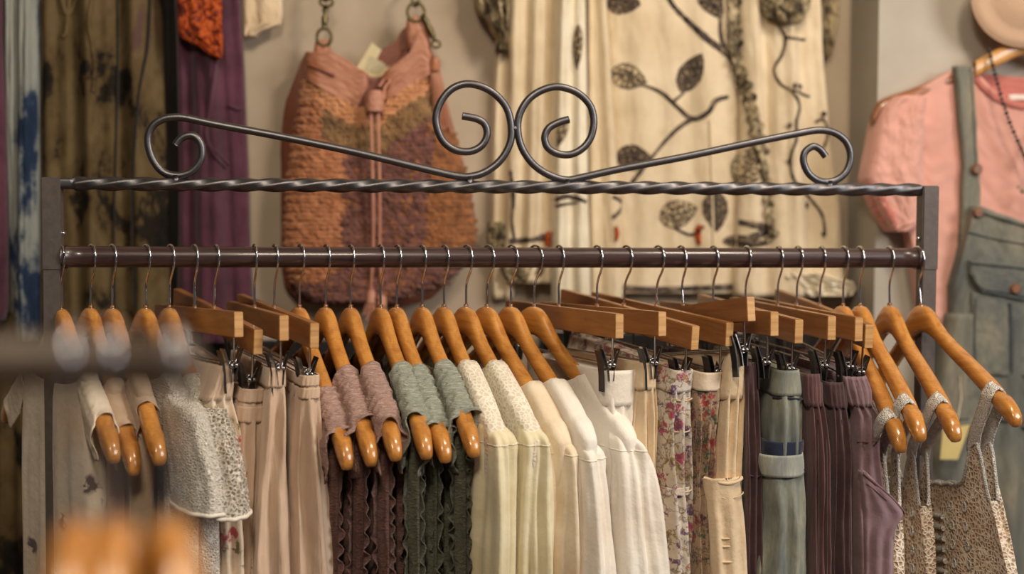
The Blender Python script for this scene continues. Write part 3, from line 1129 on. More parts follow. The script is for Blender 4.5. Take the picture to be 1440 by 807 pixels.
# ---- pink and sage ruffled tops
RP = {9: ('pink', 'leftmost'), 10: ('pink', 'middle'), 11: ('pink', 'rightmost'), 12: ('sage', 'leftmost'), 13: ('sage', 'middle'), 14: ('sage', 'rightmost')}
for idx, (cn, pos) in RP.items():
    cname = 'dusty pink' if cn == 'pink' else 'sage green'
    t, f = garment('ruffled_camisole', idx, '%s %s top with ruched shoulder and fluted ruffles, of the three %s ones' % (pos, cname, 'pink' if cn == 'pink' else 'green'), 'top', cname + ' ruffled tops')
    bm = M[cn + 'body']
    th = 0.0135
    s_out = {9: 0.188, 10: 0.182, 11: 0.190, 12: 0.183, 13: 0.190, 14: 0.182}[idx]
    # body panel hanging from both straps
    rows = []
    for r in range(60):
        v = r / 59
        ring = []
        for side in (1, -1):
            for c in range(40):
                p = math.cos(PI * c / 40) * side
                a = abs(p) * 0.165
                zt = ztop(max(a, 0.10)) - 0.020 - 0.05 * math.sqrt(max(0, 1 - min(1, a / 0.10) ** 2))
                z = lerp(zt, ZB, v ** 1.2)
                d = zt - z
                edge = max(0, 1 - abs(p) ** 8) ** 0.5
                tt = side * th * (0.3 + 0.7 * edge) + 0.004 * ss(d / .1) * nz(p * 8, z * 12, idx + side) + 0.0022 * nz(p * 20, z * 60, idx)
                ring.append((p * (0.165 + 0.01 * v) + 0.003 * nz(z * 25, side, idx), tt - 0.005 * (1 - v), z))
        rows.append(ring)
    MB().grid(rows, cu=True).build('body', bm, t)
    for m in (1, -1):
        strap_drape(t, 'ruched_strap', M[cn], 0.095 if idx != 9 else 0.125, s_out, 0.058, rad=0.0165, seed=idx * 1.3, m=m, label='ruched strap left without the painted shade' if m > 0 else None)
    # fluted ruffles down the near edge and the near part of both faces
    for k, (s0, t0, dr) in enumerate(((0.158, 0.012, (0.6, 0.55)), (0.172, -0.002, (1.0, 0.0)), (0.158, -0.013, (0.6, -0.65)), (0.122, -0.012, (0.35, -0.9)), (0.085, -0.012, (0.3, -0.9)), (0.12, 0.012, (0.3, 0.9)))):
        ruffle(t, bm, s0, t0, ztop(0.17) - 0.03, ZB + 0.02, 0.0135, dr, idx * 2.1 + k * 1.7, wl=0.021 + 0.004 * ((k + idx) % 3), amp=0.0055)

# ---- 16-20 cream blouses
BL_SPEC = {
    15: dict(nm='lace_yoke_blouse', lab='cream blouse with embroidered shoulder yoke and full sleeve, next to the sage tops', yoke='lacecream', sl='sleevecream', neck=0.095, wid=0.024, ds=-0.035, z0=-0.237, rs=0.050, seed=1),
    16: dict(nm='lace_yoke_blouse', lab='cream blouse with long embroidered yoke, second of the five pale blouses', yoke='lacecream', sl='sleevecream', neck=0.095, wid=0.021, ds=-0.035, z0=-0.237, rs=0.048, seed=2),
    17: dict(nm='gathered_blouse', lab='warm cream blouse with gathered sleeve head, middle of the five pale blouses', yoke='cream2', sl='cream2', neck=0.130, wid=0.020, ds=-0.015, z0=-0.247, rs=0.045, seed=3),
    18: dict(nm='gathered_blouse', lab='narrow white blouse, fourth of the five pale blouses', yoke='white', sl='white', neck=0.125, wid=0.021, z0=-0.257, rs=0.045, seed=4),
    19: dict(nm='gathered_blouse', lab='wide white blouse beside the white clipped trousers', yoke='white', sl='white', neck=0.118, wid=0.024, z0=-0.247, rs=0.052, seed=5),
}
for idx, q in BL_SPEC.items():
    t, f = garment(q['nm'], idx, q['lab'], 'blouse', 'pale long-sleeved blouses')
    sd = q['seed']
    body(t, 'body', M[q['yoke']], ZB, neck=q['neck'], S=0.222, th=0.0165, amp=0.008, seed=sd + 10, flare=-0.03 + q.get('ds', 0), nf=6, thtop=0.0145)
    for m in (1, -1):
        z0, rs, wd, ds, dt = q['z0'], q['rs'], q['wid'], q.get('ds', 0), q.get('dt', 0)
        sleeve_off = [0, 0, 0, 0.25, 0.6, 1, 1.15, 1.2]
        base = [(0.188, z0 + 0.036, 0.006, 0.004), (0.190, z0 + 0.030, 0.022, 0.0145), (0.194, z0 + 0.014, 0.034, 0.0188), (0.200, z0 - 0.018, rs * 0.78, wd * 0.93),
                (0.206, z0 - 0.08, rs * 0.90, wd * 1.04), (0.212, z0 - 0.16, rs * 0.98, wd * 1.15), (0.214, z0 - 0.28, rs * 0.8, wd), (0.216, z0 - 0.40, 0.030, 0.018)]
        sleeve(t, 'sleeve', M[q['sl']], [(m * (a + ds * k), b, c, d) for (a, b, c, d), k in zip(base, sleeve_off)], seed=sd * 2.3 + m, gather=0.05, folds=4, amp=0.17, seam_at=15, seam_mat=M[q['yoke']])

# ---- clipped skirts and trousers
def clipped(name, idx, label, cat, group, mat, rows, **kw):
    t, f = garment(name, idx, label, cat, group)
    part = kw.pop('part', 'body')
    loft(t, f, part, M[mat], rows, seed=idx * 1.37, **kw)
    return t, f


t, f = clipped('floral_skirt', 5, 'cream skirt with small pink rosebuds hanging beside the lace tops', 'skirt', 'skirts on the rack', 'floral1',
               [(516, 311, 330), (540, 304, 330), (563, 292, 330), (618, 296, 346), (693, 302, 358), (807, 308, 361)], gather=0.0016, amp=0.005)
belt(t, f, 'waistband', M['blush'], [(514, 311, 330), (545, 302, 331), (563, 291, 331)], gather=0.001)
t, f = clipped('blush_skirt', 6, 'short blush skirt with double ribbed waist, behind the two long skirts', 'skirt', 'skirts on the rack', 'blush',
               [(548, 344, 378), (570, 340, 378), (640, 340, 376), (807, 336, 374)], gather=0.0012, amp=0.004, s_near=0.155)
belt(t, f, 'waistband', M['blush'], [(547, 344, 378), (566, 341, 379)], s_near=0.155, gather=0.0006)
belt(t, f, 'waistband', M['blush'], [(572, 340, 379), (594, 339, 379)], s_near=0.155, gather=0.0006)
t, f = clipped('muslin_skirt', 7, 'long blush muslin skirt with elastic waist, left of the long pair', 'skirt', 'skirts on the rack', 'blush',
               [(518, 378, 402), (545, 377, 403), (563, 373, 405), (656, 367, 408), (807, 360, 421)], gather=0.0010, amp=0.0048, folds=3, L=0.27)
belt(t, f, 'waistband', M['blush'], [(517, 378, 402), (545, 376.5, 403.5)], gather=0.001, L=0.27)
t, f = clipped('muslin_skirt', 8, 'long blush muslin skirt with elastic waist, right of the long pair', 'skirt', 'skirts on the rack', 'blush',
               [(529, 425, 451), (548, 425, 452), (563, 424, 453), (637, 422, 461), (807, 422, 482)], gather=0.0010, amp=0.005, folds=3, L=0.27)
belt(t, f, 'waistband', M['blush'], [(528, 425, 451), (543, 424.5, 451.5)], gather=0.001, L=0.27)
belt(t, f, 'waistband', M['blush'], [(546, 425, 452), (561, 424.5, 452.5)], gather=0.001, L=0.27)

t, f = clipped('white_trousers', 20, 'white trousers with a wide stiff waistband turned toward the viewer', 'trousers', 'trousers on the rack', 'white',
               [(524, 850, 903), (572, 853, 898), (640, 856, 893), (807, 850, 905)], amp=0.004, capround=0.25, L=0.26, s_near=0.160)
belt(t, f, 'waistband', M['white'], [(521, 848, 904), (571, 852, 898)], L=0.26, s_near=0.162)
t, f = clipped('cream_trousers', 21, 'narrow cream trousers with a curved pocket seam, beside the white trousers', 'trousers', 'trousers on the rack', 'cargo',
               [(511, 906, 924), (548, 900, 927), (620, 893, 930), (700, 890, 931), (807, 895, 936)], amp=0.004)
belt(t, f, 'waistband', M['cargo'], [(510, 906, 924), (548, 900, 927.5)])
seam(t, f, M['cargo'], [(896, 650), (905, 672), (916, 684), (927, 676)], r=0.0016)
t, f = clipped('paisley_trousers', 22, 'pale trousers with pink and purple paisley print and frayed band', 'trousers', 'trousers on the rack', 'floral2',
               [(522, 952, 980), (545, 944, 979), (563, 940, 980), (600, 935, 979), (690, 938, 980), (807, 940, 985)], amp=0.004, rough=0.004)
belt(t, f, 'waistband', M['floral2'], [(521, 951, 980), (552, 942, 980)], gather=0.0006)
belt(t, f, 'frayed_band', M['floral2'], [(686, 937, 981), (697, 938, 982)], gather=0.0012)
for (y0, x0, x1) in ((560, 942, 976), (604, 938, 977), (688, 940, 980)):
    seam(t, f, M['blush'], [(x0, y0), ((x0 + x1) / 2, y0 + 4), (x1, y0 + 1)], Y_s=0.172, r=0.0010, name='frayed_seam')
t, f = clipped('dark_floral_trousers', 23, 'brownish floral trousers with red and green embroidery, behind the sand cargo trousers', 'trousers', 'trousers on the rack', 'floral3',
               [(525, 990, 1022), (563, 982, 1020), (618, 981, 1012), (700, 982, 1008), (807, 982, 1010)], amp=0.004, rough=0.004)
belt(t, f, 'waistband', M['floral1'], [(524, 990, 1022), (550, 985, 1021)])
# sand cargo trousers: waist panel dropping into a wide pocketed leg
t, f = clipped('cargo_trousers', 24, 'sand coloured cargo trousers with big front pocket pouch, left of the jeans', 'trousers', 'trousers on the rack', 'cargo',
               [(496, 1027, 1054), (563, 1018, 1052), (663, 1010, 1048), (740, 1008, 1050), (807, 1008, 1052)], amp=0.0035, L=0.26)
belt(t, f, 'waistband', M['cargo'], [(495, 1027, 1054), (561, 1018, 1052.5)], L=0.26)
o = loft(t, f, 'pocket_pouch', M['cargo'], [(672, 996, 1051), (704, 999, 1055), (730, 1001, 1058), (807, 1003, 1062)], s_near=0.178, L=0.09, seed=4.4, amp=0.003)
seam(t, f, M['cargo'], [(997, 673), (1022, 680), (1051, 672)], Y_s=0.186, r=0.0022, name='pocket_hem')
seam(t, f, M['cargo'], [(998, 694), (1024, 701), (1053, 693)], Y_s=0.186, r=0.0009)
for yy in (757, 768, 790):
    seam(t, f, M['cargo'], [(1003, yy + 4), (1014, yy + 1), (1030, yy)], Y_s=0.184, r=0.0014, name='pleat')
t, f = clipped('plum_trousers', 25, 'narrow plum trousers almost hidden between cargo trousers and jeans', 'trousers', 'trousers on the rack', 'plum',
               [(509, 1050, 1068), (552, 1050, 1071), (667, 1051, 1077), (807, 1050, 1076)], amp=0.003)
seam(t, f, M['plum'], [(1052, 668), (1064, 670), (1077, 666)], r=0.0012)
# jeans
t, f = clipped('blue_jeans', 26, 'washed blue jeans with pale turned cuff around a darker inner leg', 'jeans', 'trousers on the rack', 'jean',
               [(522, 1098, 1128), (563, 1090, 1135), (618, 1086, 1137), (645, 1086, 1135), (700, 1088, 1132), (807, 1088, 1132)], amp=0.003, L=0.25)
belt(t, f, 'waistband', M['jean'], [(521, 1098, 1128), (557, 1091, 1134.5)], L=0.25)
seam(t, f, M['indigo'], [(1091, 561), (1112, 560), (1135, 563)], r=0.0012)
loft(t, f, 'turned_leg', M['jean'], [(650, 1076, 1139), (672, 1078, 1140), (730, 1080, 1142), (807, 1070, 1146)], s_near=0.178, L=0.24, seed=3.1, amp=0.0035)
belt(t, f, 'turned_cuff', M['jeancuff'], [(641, 1075, 1139), (672, 1078, 1140)], s_near=0.180, L=0.245)
for yy in (664, 669):
    seam(t, f, M['indigo'], [(1079, yy + 1), (1108, yy + 4), (1139, yy - 3)], Y_s=0.184, r=0.0007)
belt(t, f, 'indigo_patch', M['indigo'], [(622, 1084, 1139), (646, 1083, 1137)], s_near=0.166, L=0.245, label='dark indigo strip above the cuff')
t, f = clipped('ribbed_trousers', 27, 'burgundy plum ribbed trousers directly right of the jeans', 'trousers', 'trousers on the rack', 'burg',
               [(527, 1133, 1158), (560, 1133, 1160), (574, 1139, 1162), (640, 1140, 1172), (807, 1142, 1173)], amp=0.004, gather=0.0015)
belt(t, f, 'waistband', M['burg'], [(526, 1133, 1158), (572, 1137, 1161)], gather=0.0012)
for xx in (1150, 1162):
    seam(t, f, M['plum'], [(xx, 590), (xx + 1, 680), (xx + 1, 807)], Y_s=0.172, r=0.001)
t, f = clipped('plum_trousers', 28, 'dark plum trousers with ruched waist, left of the pocket trousers', 'trousers', 'trousers on the rack', 'plum',
               [(540, 1166, 1192), (575, 1171, 1196), (640, 1173, 1202), (807, 1173, 1204)], amp=0.004, gather=0.0018)
belt(t, f, 'waistband', M['plum'], [(538, 1164, 1192), (574, 1170, 1196)], gather=0.0016)
for xx in (1184, 1196):
    seam(t, f, M['burg'], [(xx, 590), (xx + 1, 680), (xx + 2, 807)], Y_s=0.172, r=0.001)
t, f = clipped('purple_trousers', 29, 'dusty purple trousers with ruched elastic waist and a flared side pocket', 'trousers', 'trousers on the rack', 'purple',
               [(532, 1186, 1221), (572, 1198, 1231), (585, 1203, 1240), (640, 1203, 1243), (700, 1203, 1250), (807, 1203, 1260)], amp=0.004, L=0.24, gather=0.001)
belt(t, f, 'ruched_waistband', M['purple'], [(530, 1184, 1222), (550, 1190, 1230), (572, 1198, 1231)], gather=0.0020, L=0.24)
seam(t, f, M['burg'], [(1207, 622), (1225, 621), (1243, 619)], r=0.0011)
o = loft(t, f, 'side_pocket', M['purple'], [(664, 1212, 1219), (685, 1213, 1240), (703, 1214, 1262), (722, 1216, 1280), (730, 1217, 1279), (742, 1218, 1268), (760, 1218, 1262), (807, 1218, 1262)], s_near=0.176, L=0.05, seed=8.8, amp=0.002, capround=0.5)
seam(t, f, M['burg'], [(1214, 666), (1235, 684), (1258, 704), (1279, 727)], Y_s=0.184, r=0.0016, name='pocket_hem')
seam(t, f, M['burg'], [(1219, 680), (1238, 696), (1258, 716), (1268, 738)], Y_s=0.186, r=0.0008)

# ---- 31-34 crochet strap tops
CR = {30: ('leftmost beige crochet strap top, right beside the purple trousers', 0.185), 31: ('beige crochet strap top on the pale hanger, second of the four crochet tops', 0.178),
      32: ('beige crochet strap top with eyelet front, third of the four crochet tops', 0.176), 33: ('rightmost beige crochet strap top with ribbed lace panel', 0.178)}
for idx, (lab, sp) in CR.items():
    t, f = garment('crochet_camisole', idx, lab, 'top', 'crochet strap tops')
    zt0 = -0.325 if idx != 33 else -0.325
    rows = []
    W0 = {30: 0.128, 31: 0.122, 32: 0.112, 33: 0.150}[idx]

    def tface(p, v, z, side):
        edge = max(0, 1 - abs(p) ** 8) ** 0.5
        return side * 0.011 * (0.3 + 0.7 * edge) + 0.0042 * ss(v * 4) * math.sin(p * 8 + idx + nz(v * 2, idx)) + 0.003 * nz(p * 7, z * 10, idx) - 0.004
    for r in range(40):
        v = r / 39
        ring = []
        for side in (1, -1):
            for c in range(48):
                p = math.cos(PI * c / 48) * side
                a = abs(p)
                W = W0 + (0.03 * ss(v * 3) if idx == 33 else 0.012 * ss(v * 3)) + 0.01 * v
                scoop = zt0 + 0.055 * ss((a - 0.62) / 0.22) - 0.075 * ss((a - 0.90) / 0.10)
                z = lerp(scoop, ZB, v ** 1.1)
                edge = max(0, 1 - a ** 8) ** 0.5
                ring.append((p * W, tface(p, v, z, side), z))
        rows.append(ring)
    MB().grid(rows, cu=True).build('body', M['crochet'], t)
    # pale scalloped edges: neckline front and back
    for side in (0, 1):
        pts = [rows[0][c + side * 48] for c in range(0, 48)]
        pts = [(x, y + (0.001 if side == 0 else -0.001), z + 0.0012 * math.sin(k * 1.9)) for k, (x, y, z) in enumerate(pts)]
        MB().tube(pts, 0.0026, 6).build('edging', M['crochetedge'], t)
    # front panel ribs of the right tops
    for m in (1, -1):
        for sd in (1, -1):
            # strap from the hanger arm down to the body on each face
            rows2 = []
            for j in range(30):
                u = j / 29
                s = lerp(sp, W0 * 0.80, ss(u) * 0.8 + u * 0.2)
                z = lerp(ztop(sp) + 0.003, zt0 + 0.045, u) if u > 0.0 else ztop(sp) + 0.003
                tt = sd * (0.0128 * min(1, (u * 6)) ** 0.5 * (1 - 0.25 * u)) - 0.009 * (1 - u)
                wd = 0.0085 + 0.006 * u
                rows2.append([(m * (s - wd + 2 * wd * k / 4), tt + sd * 0.0012 * math.cos((k - 2) * 0.8) + 0.0006 * nz(k * 2, u * 20), z + (0.6 * (wd - 2 * wd * k / 4)) * (1 - u) * 1.0) for k in range(5)])
            o = MB().grid(rows2).build('strap', M['crochetedge'], t, 'pale crochet strap')
            s2 = o.modifiers.new('thickness', 'SOLIDIFY'); s2.thickness = 0.0022
    if idx in (32, 33):
        def onface(a_, z):
            v = max(0.0, (zt0 - z) / (zt0 - ZB)) ** (1 / 1.1)
            return tface(a_ / (W0 + 0.03), v, z, -1)
        for k in range(15):
            z = zt0 - 0.045 - 0.0155 * k
            MB().tube([(s_, onface(s_, z) - 0.0015, z + 0.001 * math.sin(s_ * 90 + k)) for s_ in [(-0.005 + 0.052 * q / 10) for q in range(11)]], 0.0042, 8).build('lace_rib', M['crochetedge'], t)
        for s_ in (-0.03, 0.068, 0.098):
            for k in range(9):
                z = zt0 - 0.03 - 0.026 * k
                pts = [(s_ + 0.0042 * math.cos(a * PI / 6), onface(s_, z) - 0.0012, z + 0.0062 * math.sin(a * PI / 6)) for a in range(12)]
                MB().tube(pts, 0.0013, 6, closed=True).build('eyelet', M['crochetedge'], t)

# ================================================================== CLOTHES AND BAG ON THE WALL BEHIND
def drape(parent, name, mat, rows, Y, thick=0.02, folds=(), rough=0.002, nu=70, nv=70, mode='rows', label=None, back=None, edge=0.006, seed=0, round_=4):
    """hanging cloth with real depth: front surface from the outline, closed at the back. returns (object, surface function)"""
    ks = [r[0] for r in rows]

    def surf_uv(u, k):
        a, b = interp_rows(rows, k)
        q = lerp(a, b, u)
        px, py = (q, k) if mode == 'rows' else (k, q)
        uu = u if mode == 'rows' else (k - ks[0]) / (ks[-1] - ks[0])
        vv = (k - ks[0]) / (ks[-1] - ks[0]) if mode == 'rows' else u
        y = Y - thick * max(0, 1 - abs(2 * uu - 1) ** round_) ** 0.5
        for fq, am, ph, dr in folds:
            y -= am * math.sin(2 * PI * fq * uu + ph + dr * vv + 0.8 * nz(vv * 2.1, fq, seed)) * min(1, 5 * min(uu, 1 - uu) + 0.2)
        y -= rough * (nz(uu * 7, vv * 9, seed) + 0.6 * nz(uu * 22, vv * 26, seed))
        px += 200 * edge * nz(vv * 6, seed, 1 if uu > 0.5 else 7) * abs(2 * uu - 1) ** 3
        p = P(px, py, Y)
        return Vector((p.x, y, p.z))

    def surf(px, py, off=0.0):
        k, q = (py, px) if mode == 'rows' else (px, py)
        a, b = interp_rows(rows, k)
        u = (q - a) / (b - a)
        s_ = surf_uv(max(0, min(1, u)), k)
        p = P(px, py, s_.y)
        for _ in range(3):
            qx, qy = proj(Vector((p.x, Y, p.z)))
            k, q = (qy, qx) if mode == 'rows' else (qx, qy)
            a, b = interp_rows(rows, k)
            s_ = surf_uv(max(0, min(1, (q - a) / (b - a))), k)
            p = P(px, py, s_.y)
        p.y = s_.y - off
        return p

    F = [[surf_uv(c / nu, lerp(ks[0], ks[-1], r / nv)) for c in range(nu + 1)] for r in range(nv + 1)]
    yb = Y + 0.004 if back is None else back
    G = [[Vector((p.x, yb, p.z)) for p in row] for row in F]
    mb = MB()
    nr, nc = nv + 1, nu + 1
    off = nr * nc
    mb.v = [tuple(p) for row in F for p in row] + [tuple(p) for row in G for p in row]

    def q(a, b, c, d, sm=True):
        mb.f.append((a, b, c, d)); mb.mi.append(0); mb.sm.append(sm)
    for r in range(nr - 1):
        for c in range(nc - 1):
            a = r * nc + c
            q(a, a + nc, a + nc + 1, a + 1)
            q(off + a, off + a + 1, off + a + nc + 1, off + a + nc)
    for r in range(nr - 1):
        a = r * nc
        q(a, off + a, off + a + nc, a + nc, False)
        a = r * nc + nc - 1
        q(a, a + nc, off + a + nc, off + a, False)
    for c in range(nc - 1):
        q(c, c + 1, off + c + 1, off + c, False)
        a = (nr - 1) * nc + c
        q(a, off + a, off + a + 1, a + 1, False)
    return mb.build(name, mat, parent, label), surf


def ribbon_on(parent, name, mat, surf, pts, w, h=0.0022, label=None, k=7):
    """raised flat strip following a surface; w: width in px at each control point or scalar"""
    ws = w if isinstance(w, (list, tuple)) else [w] * len(pts)
    P3 = catmull([(a, b, c) for (a, b), c in zip(pts, ws)], k)
    rows = []
    for i, (x, y, ww) in enumerate(P3):
        x2, y2, _ = P3[min(i + 1, len(P3) - 1)]
        x1, y1, _ = P3[max(i - 1, 0)]
        d = math.hypot(x2 - x1, y2 - y1) or 1
        nx, ny = -(y2 - y1) / d, (x2 - x1) / d
        ww *= 1 + 0.35 * nz(x * 0.15, y * 0.15, 3)
        row = []
        for q, hh in ((-0.5, -0.0005), (-0.35, h), (0, h * 1.25), (0.35, h), (0.5, -0.0005)):
            row.append(surf(x + nx * ww * q, y + ny * ww * q, hh + 0.0006))
        rows.append(row)
    return MB().grid(rows).build(name, mat, parent, label)


def leaf_on(parent, mat, surf, cx, cy, L, W, ang, name='leaf', veins=None, label=None):
    """leaf-shaped patch proud of the cloth, with midrib and side veins"""
    ca, sa = math.cos(ang), math.sin(ang)
    rows = []
    n = 16
    for i in range(n + 1):
        u = i / n
        hw = W / 2 * math.sin(PI * u ** 0.8) ** 0.8 * (1 + 0.12 * nz(i * 0.9, cx * 0.1)) + 0.4
        row = []
        for j in range(7):
            q = -1 + j / 3
            x = (u - 0.5) * L
            y = q * hw
            row.append(surf(cx + x * ca - y * sa, cy + x * sa + y * ca, 0.0010 + 0.0018 * (1 - q * q)))
        rows.append(row)
    o = MB().grid(rows).build(name, mat, parent, label)
    mb = MB()
    vm = veins or M['twig']
    pr = [surf(cx + (u / 8 - 0.5) * L * ca, cy + (u / 8 - 0.5) * L * sa, 0.0036) for u in range(9)]
    mb.tube(pr, 0.0012, 5)
    for k in range(1, 6):
        for sgn in (-1, 1):
            x0 = (k / 6.5 - 0.5) * L
            y1 = sgn * W * 0.36 * math.sin(PI * k / 6.5)
            x1 = x0 + L * 0.11
            mb.tube([surf(cx + x0 * ca, cy + x0 * sa, 0.0036), surf(cx + x1 * ca - y1 * sa, cy + x1 * sa + y1 * ca, 0.0026)], 0.0008, 4)
    # outline
    pts = [r[0] for r in rows] + [r[-1] for r in rows[::-1]]
    mb.tube(pts, 0.0010, 4, closed=True)
    mb.build('vein', vm, o)
    return o


TOPY = -150


def wall_thing(name, label, cat, px, Y=0.5, group=None):
    # the root sits where the garment hangs from; children are built in world metres
    return thing(name, label, cat, (0, 0, 0), group=group)


# left: purple, indigo-brushed, black, olive print, purple dress
g = 'clothes hung on the back wall'
t = wall_thing('purple_scarf', 'purple cloth sliver at the far left edge of the photo', 'scarf', 5, group=g)
drape(t, 'cloth', M['purpledress'], [(TOPY, -70, 6), (60, -70, 6), (140, -70, 10), (300, -70, 12), (430, -70, 13), (450, -70, 8)], 0.50, 0.03, [(3, .004, 0, 1)], seed=1)
t = wall_thing('brushed_scarf', 'indigo and off-white brushed cloth left of the rack post', 'scarf', 30, group=g)
_, sf = drape(t, 'cloth', M['bluewhite'], [(TOPY, 8, 54), (0, 9, 55), (150, 10, 56), (300, 14, 56), (420, 18, 56), (480, 22, 58)], 0.515, 0.03, [(1.5, .007, 1.0, 2), (4, .0025, 0, 3)], seed=2)
t = wall_thing('dark_dress', 'dark leaf-patterned cloth below the brushed scarf, left of the rack post', 'dress', 20, group=g)
drape(t, 'cloth', M['olive'], [(440, -60, 56), (560, -60, 58), (807, -60, 60), (1100, -60, 60)], 0.535, 0.02, [(4, .004, 0, 1)], seed=3)
t = wall_thing('black_lining', 'black cloth strip between the olive dress and the purple dress', 'lining', 235, group=g)
drape(t, 'cloth', M['blackcloth'], [(TOPY, 215, 256), (200, 216, 258), (430, 214, 262), (700, 210, 266)], 0.545, 0.015, [(2, .003, 0, 1)], seed=5)
t = wall_thing('olive_dress', 'long olive dress with black ink print behind the left end of the rack', 'dress', 150, group=g)
_, sf = drape(t, 'cloth', M['olive'], [(TOPY, 60, 228), (0, 59, 228), (150, 59, 232), (300, 60, 238), (430, 60, 242), (700, 58, 250), (900, 55, 255)], 0.525, 0.024,
              [(2.5, .009, 0.6, 1.2), (5.5, .005, 1.0, -2.0)], seed=6, nu=110, nv=110)
for pts in (((100, -10), (96, 20), (94, 45), (88, 52)), ((132, -10), (126, 30), (130, 60), (134, 90), (132, 130)), ((84, -8), (96, 22), (108, -6))):
    ribbon_on(t, 'tie_cord', M['olive'], sf, pts, 7, 0.004)
ribbon_on(t, 'front_seam', M['blackcloth'], sf, ((212, -40), (208, 60), (196, 130), (188, 220), (186, 300), (190, 430)), 4, 0.003)
ribbon_on(t, 'front_seam', M['blackcloth'], sf, ((165, -40), (166, 100), (163, 220), (160, 330), (162, 430)), 3, 0.003)
t = wall_thing('purple_dress', 'long plum purple dress with an orange felted patch at the top', 'dress', 300, group=g)
_, sf = drape(t, 'skirt', M['purpledress'], [(TOPY, 246, 336), (0, 246, 338), (100, 250, 344), (250, 252, 350), (430, 250, 356), (480, 248, 358)], 0.515, 0.03,
              [(1.6, .011, 2.4, 1.0), (4.2, .004, 0.5, -2.0)], seed=8, nu=100, nv=90)
_, sp = drape(t, 'orange_patch', M['orangelace'], [(TOPY, 250, 314), (0, 249, 312), (40, 250, 312), (52, 252, 313), (64, 276, 313), (80, 298, 312), (83, 306, 311)], 0.468, 0.010, [(2, .002, 1, 1)], rough=0.006, seed=9, back=0.474, label='orange felted patch')
ribbon_on(t, 'side_seam', M['purpledress'], sf, ((305, 82), (300, 120), (294, 160), (290, 190), (300, 215), (318, 236)), 5, 0.004)
ribbon_on(t, 'tier_seam', M['purpledress'], sf, ((322, 148), (334, 154), (344, 152)), 4, 0.004)
ribbon_on(t, 'tier_seam', M['purpledress'], sf, ((262, 186), (278, 200), (300, 210), (322, 232)), 3, 0.003)
t = wall_thing('cream_jacket', 'small hem corner of a cream garment left of the bag', 'jacket', 370, group=g)
drape(t, 'cloth', M['cargo'], [(TOPY, 338, 396), (0, 340, 397), (20, 340, 398), (36, 341, 396), (46, 342, 366), (53, 343, 360)], 0.53, 0.02, [(2, .003, 0, 1)], seed=10)

# dark sheets added on the wall for the shade seen between the hangers
t = wall_thing('gap_shade_sheet', 'dark sheet added for the shade low behind the pink tops', 'skirt', 400, group=g)
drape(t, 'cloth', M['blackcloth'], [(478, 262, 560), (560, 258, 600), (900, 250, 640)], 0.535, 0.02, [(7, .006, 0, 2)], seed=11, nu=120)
t = wall_thing('gap_shade_sheet', 'dark sheet added for the shade low behind the clamp hangers', 'skirt', 900, group=g)
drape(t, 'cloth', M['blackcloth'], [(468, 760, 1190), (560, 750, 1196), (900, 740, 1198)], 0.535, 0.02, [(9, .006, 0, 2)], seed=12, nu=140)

# ---- ivory dresses with twig and leaf appliqué
t = wall_thing('ruffled_scarf', 'thin greyish ivory scarf with dark crumpled ruffle, right of the bag', 'scarf', 700, group=g)
_, sf = drape(t, 'cloth', M['creamdress'], [(TOPY, 694, 722), (60, 696, 722), (200, 692, 722), (400, 690, 724), (420, 692, 722)], 0.545, 0.012, [(1.5, .003, 0, 1)], seed=13)
drape(t, 'ruffle', M['ruffle'], [(-60, 664, 716), (0, 668, 716), (20, 676, 716), (40, 690, 714), (54, 700, 712), (72, 698, 716)], 0.515, 0.02, [(3, .006, 0, 4)], rough=0.012, seed=14, back=0.54)
drape(t, 'ruffle', M['ruffle'], [(312, 688, 708), (330, 686, 712), (352, 688, 710)], 0.53, 0.012, [(3, .004, 0, 4)], rough=0.008, seed=15, back=0.55)

t = wall_thing('ivory_dress', 'ivory dress of long smooth panels behind the twin scrolls', 'dress', 780, group=g)
_, sfa = drape(t, 'panel', M['creamdress'], [(TOPY, 714, 790), (100, 714, 788), (300, 710, 784), (380, 706, 778), (398, 712, 776)], 0.535, 0.022, [(2.1, .008, 0.4, 0.7), (5, .002, 0, 1)], seed=16, nu=80, nv=80)
_, sfc = drape(t, 'panel', M['creamdress'], [(TOPY, 818, 856), (0, 824, 852), (150, 824, 862), (300, 826, 872), (410, 828, 876), (430, 828, 874)], 0.535, 0.024, [(1.2, .007, 2.0, 0.5)], seed=17, nv=80)
_, sfb = drape(t, 'panel', M['creamdress2'], [(TOPY, 788, 822), (0, 782, 822), (100, 779, 824), (250, 777, 826), (400, 776, 830), (440, 776, 830)], 0.515, 0.028, [(1.3, .006, 0.2, 1.3), (3.2, .002, 0, 1)], seed=18, nv=80, label='whiter front panel')
leaf_on(t, M['leafpale'], sfb, 812, 66, 62, 12, 1.62)
leaf_on(t, M['leafpale'], sfb, 790, 186, 42, 13, 1.9)
ribbon_on(t, 'twig', M['twig'], sfb, ((778, 282), (795, 276), (812, 279), (825, 284)), [8, 7, 6, 4])
ribbon_on(t, 'twig', M['twig'], sfb, ((779, 290), (795, 287), (812, 285)), [5, 4, 2])
ribbon_on(t, 'twig', M['twig'], sfa, ((718, 240), (722, 280), (720, 310), (724, 340)), [5, 6, 4, 5])
ribbon_on(t, 'twig', M['twig'], sfa, ((716, 340), (735, 338), (755, 336), (774, 330)), [9, 8, 8, 10])
ribbon_on(t, 'orange_flower', M['orangelace'], sfa, ((773, 326), (770, 336), (772, 346)), [7, 12, 7], 0.005)
ribbon_on(t, 'twig', M['twig'], sfc, ((862, 276), (874, 284), (872, 296), (862, 306)), [6, 5, 5, 8])
ribbon_on(t, 'orange_flower', M['orangelace'], sfc, ((866, 318), (868, 328), (866, 338)), [4, 7, 4], 0.005)
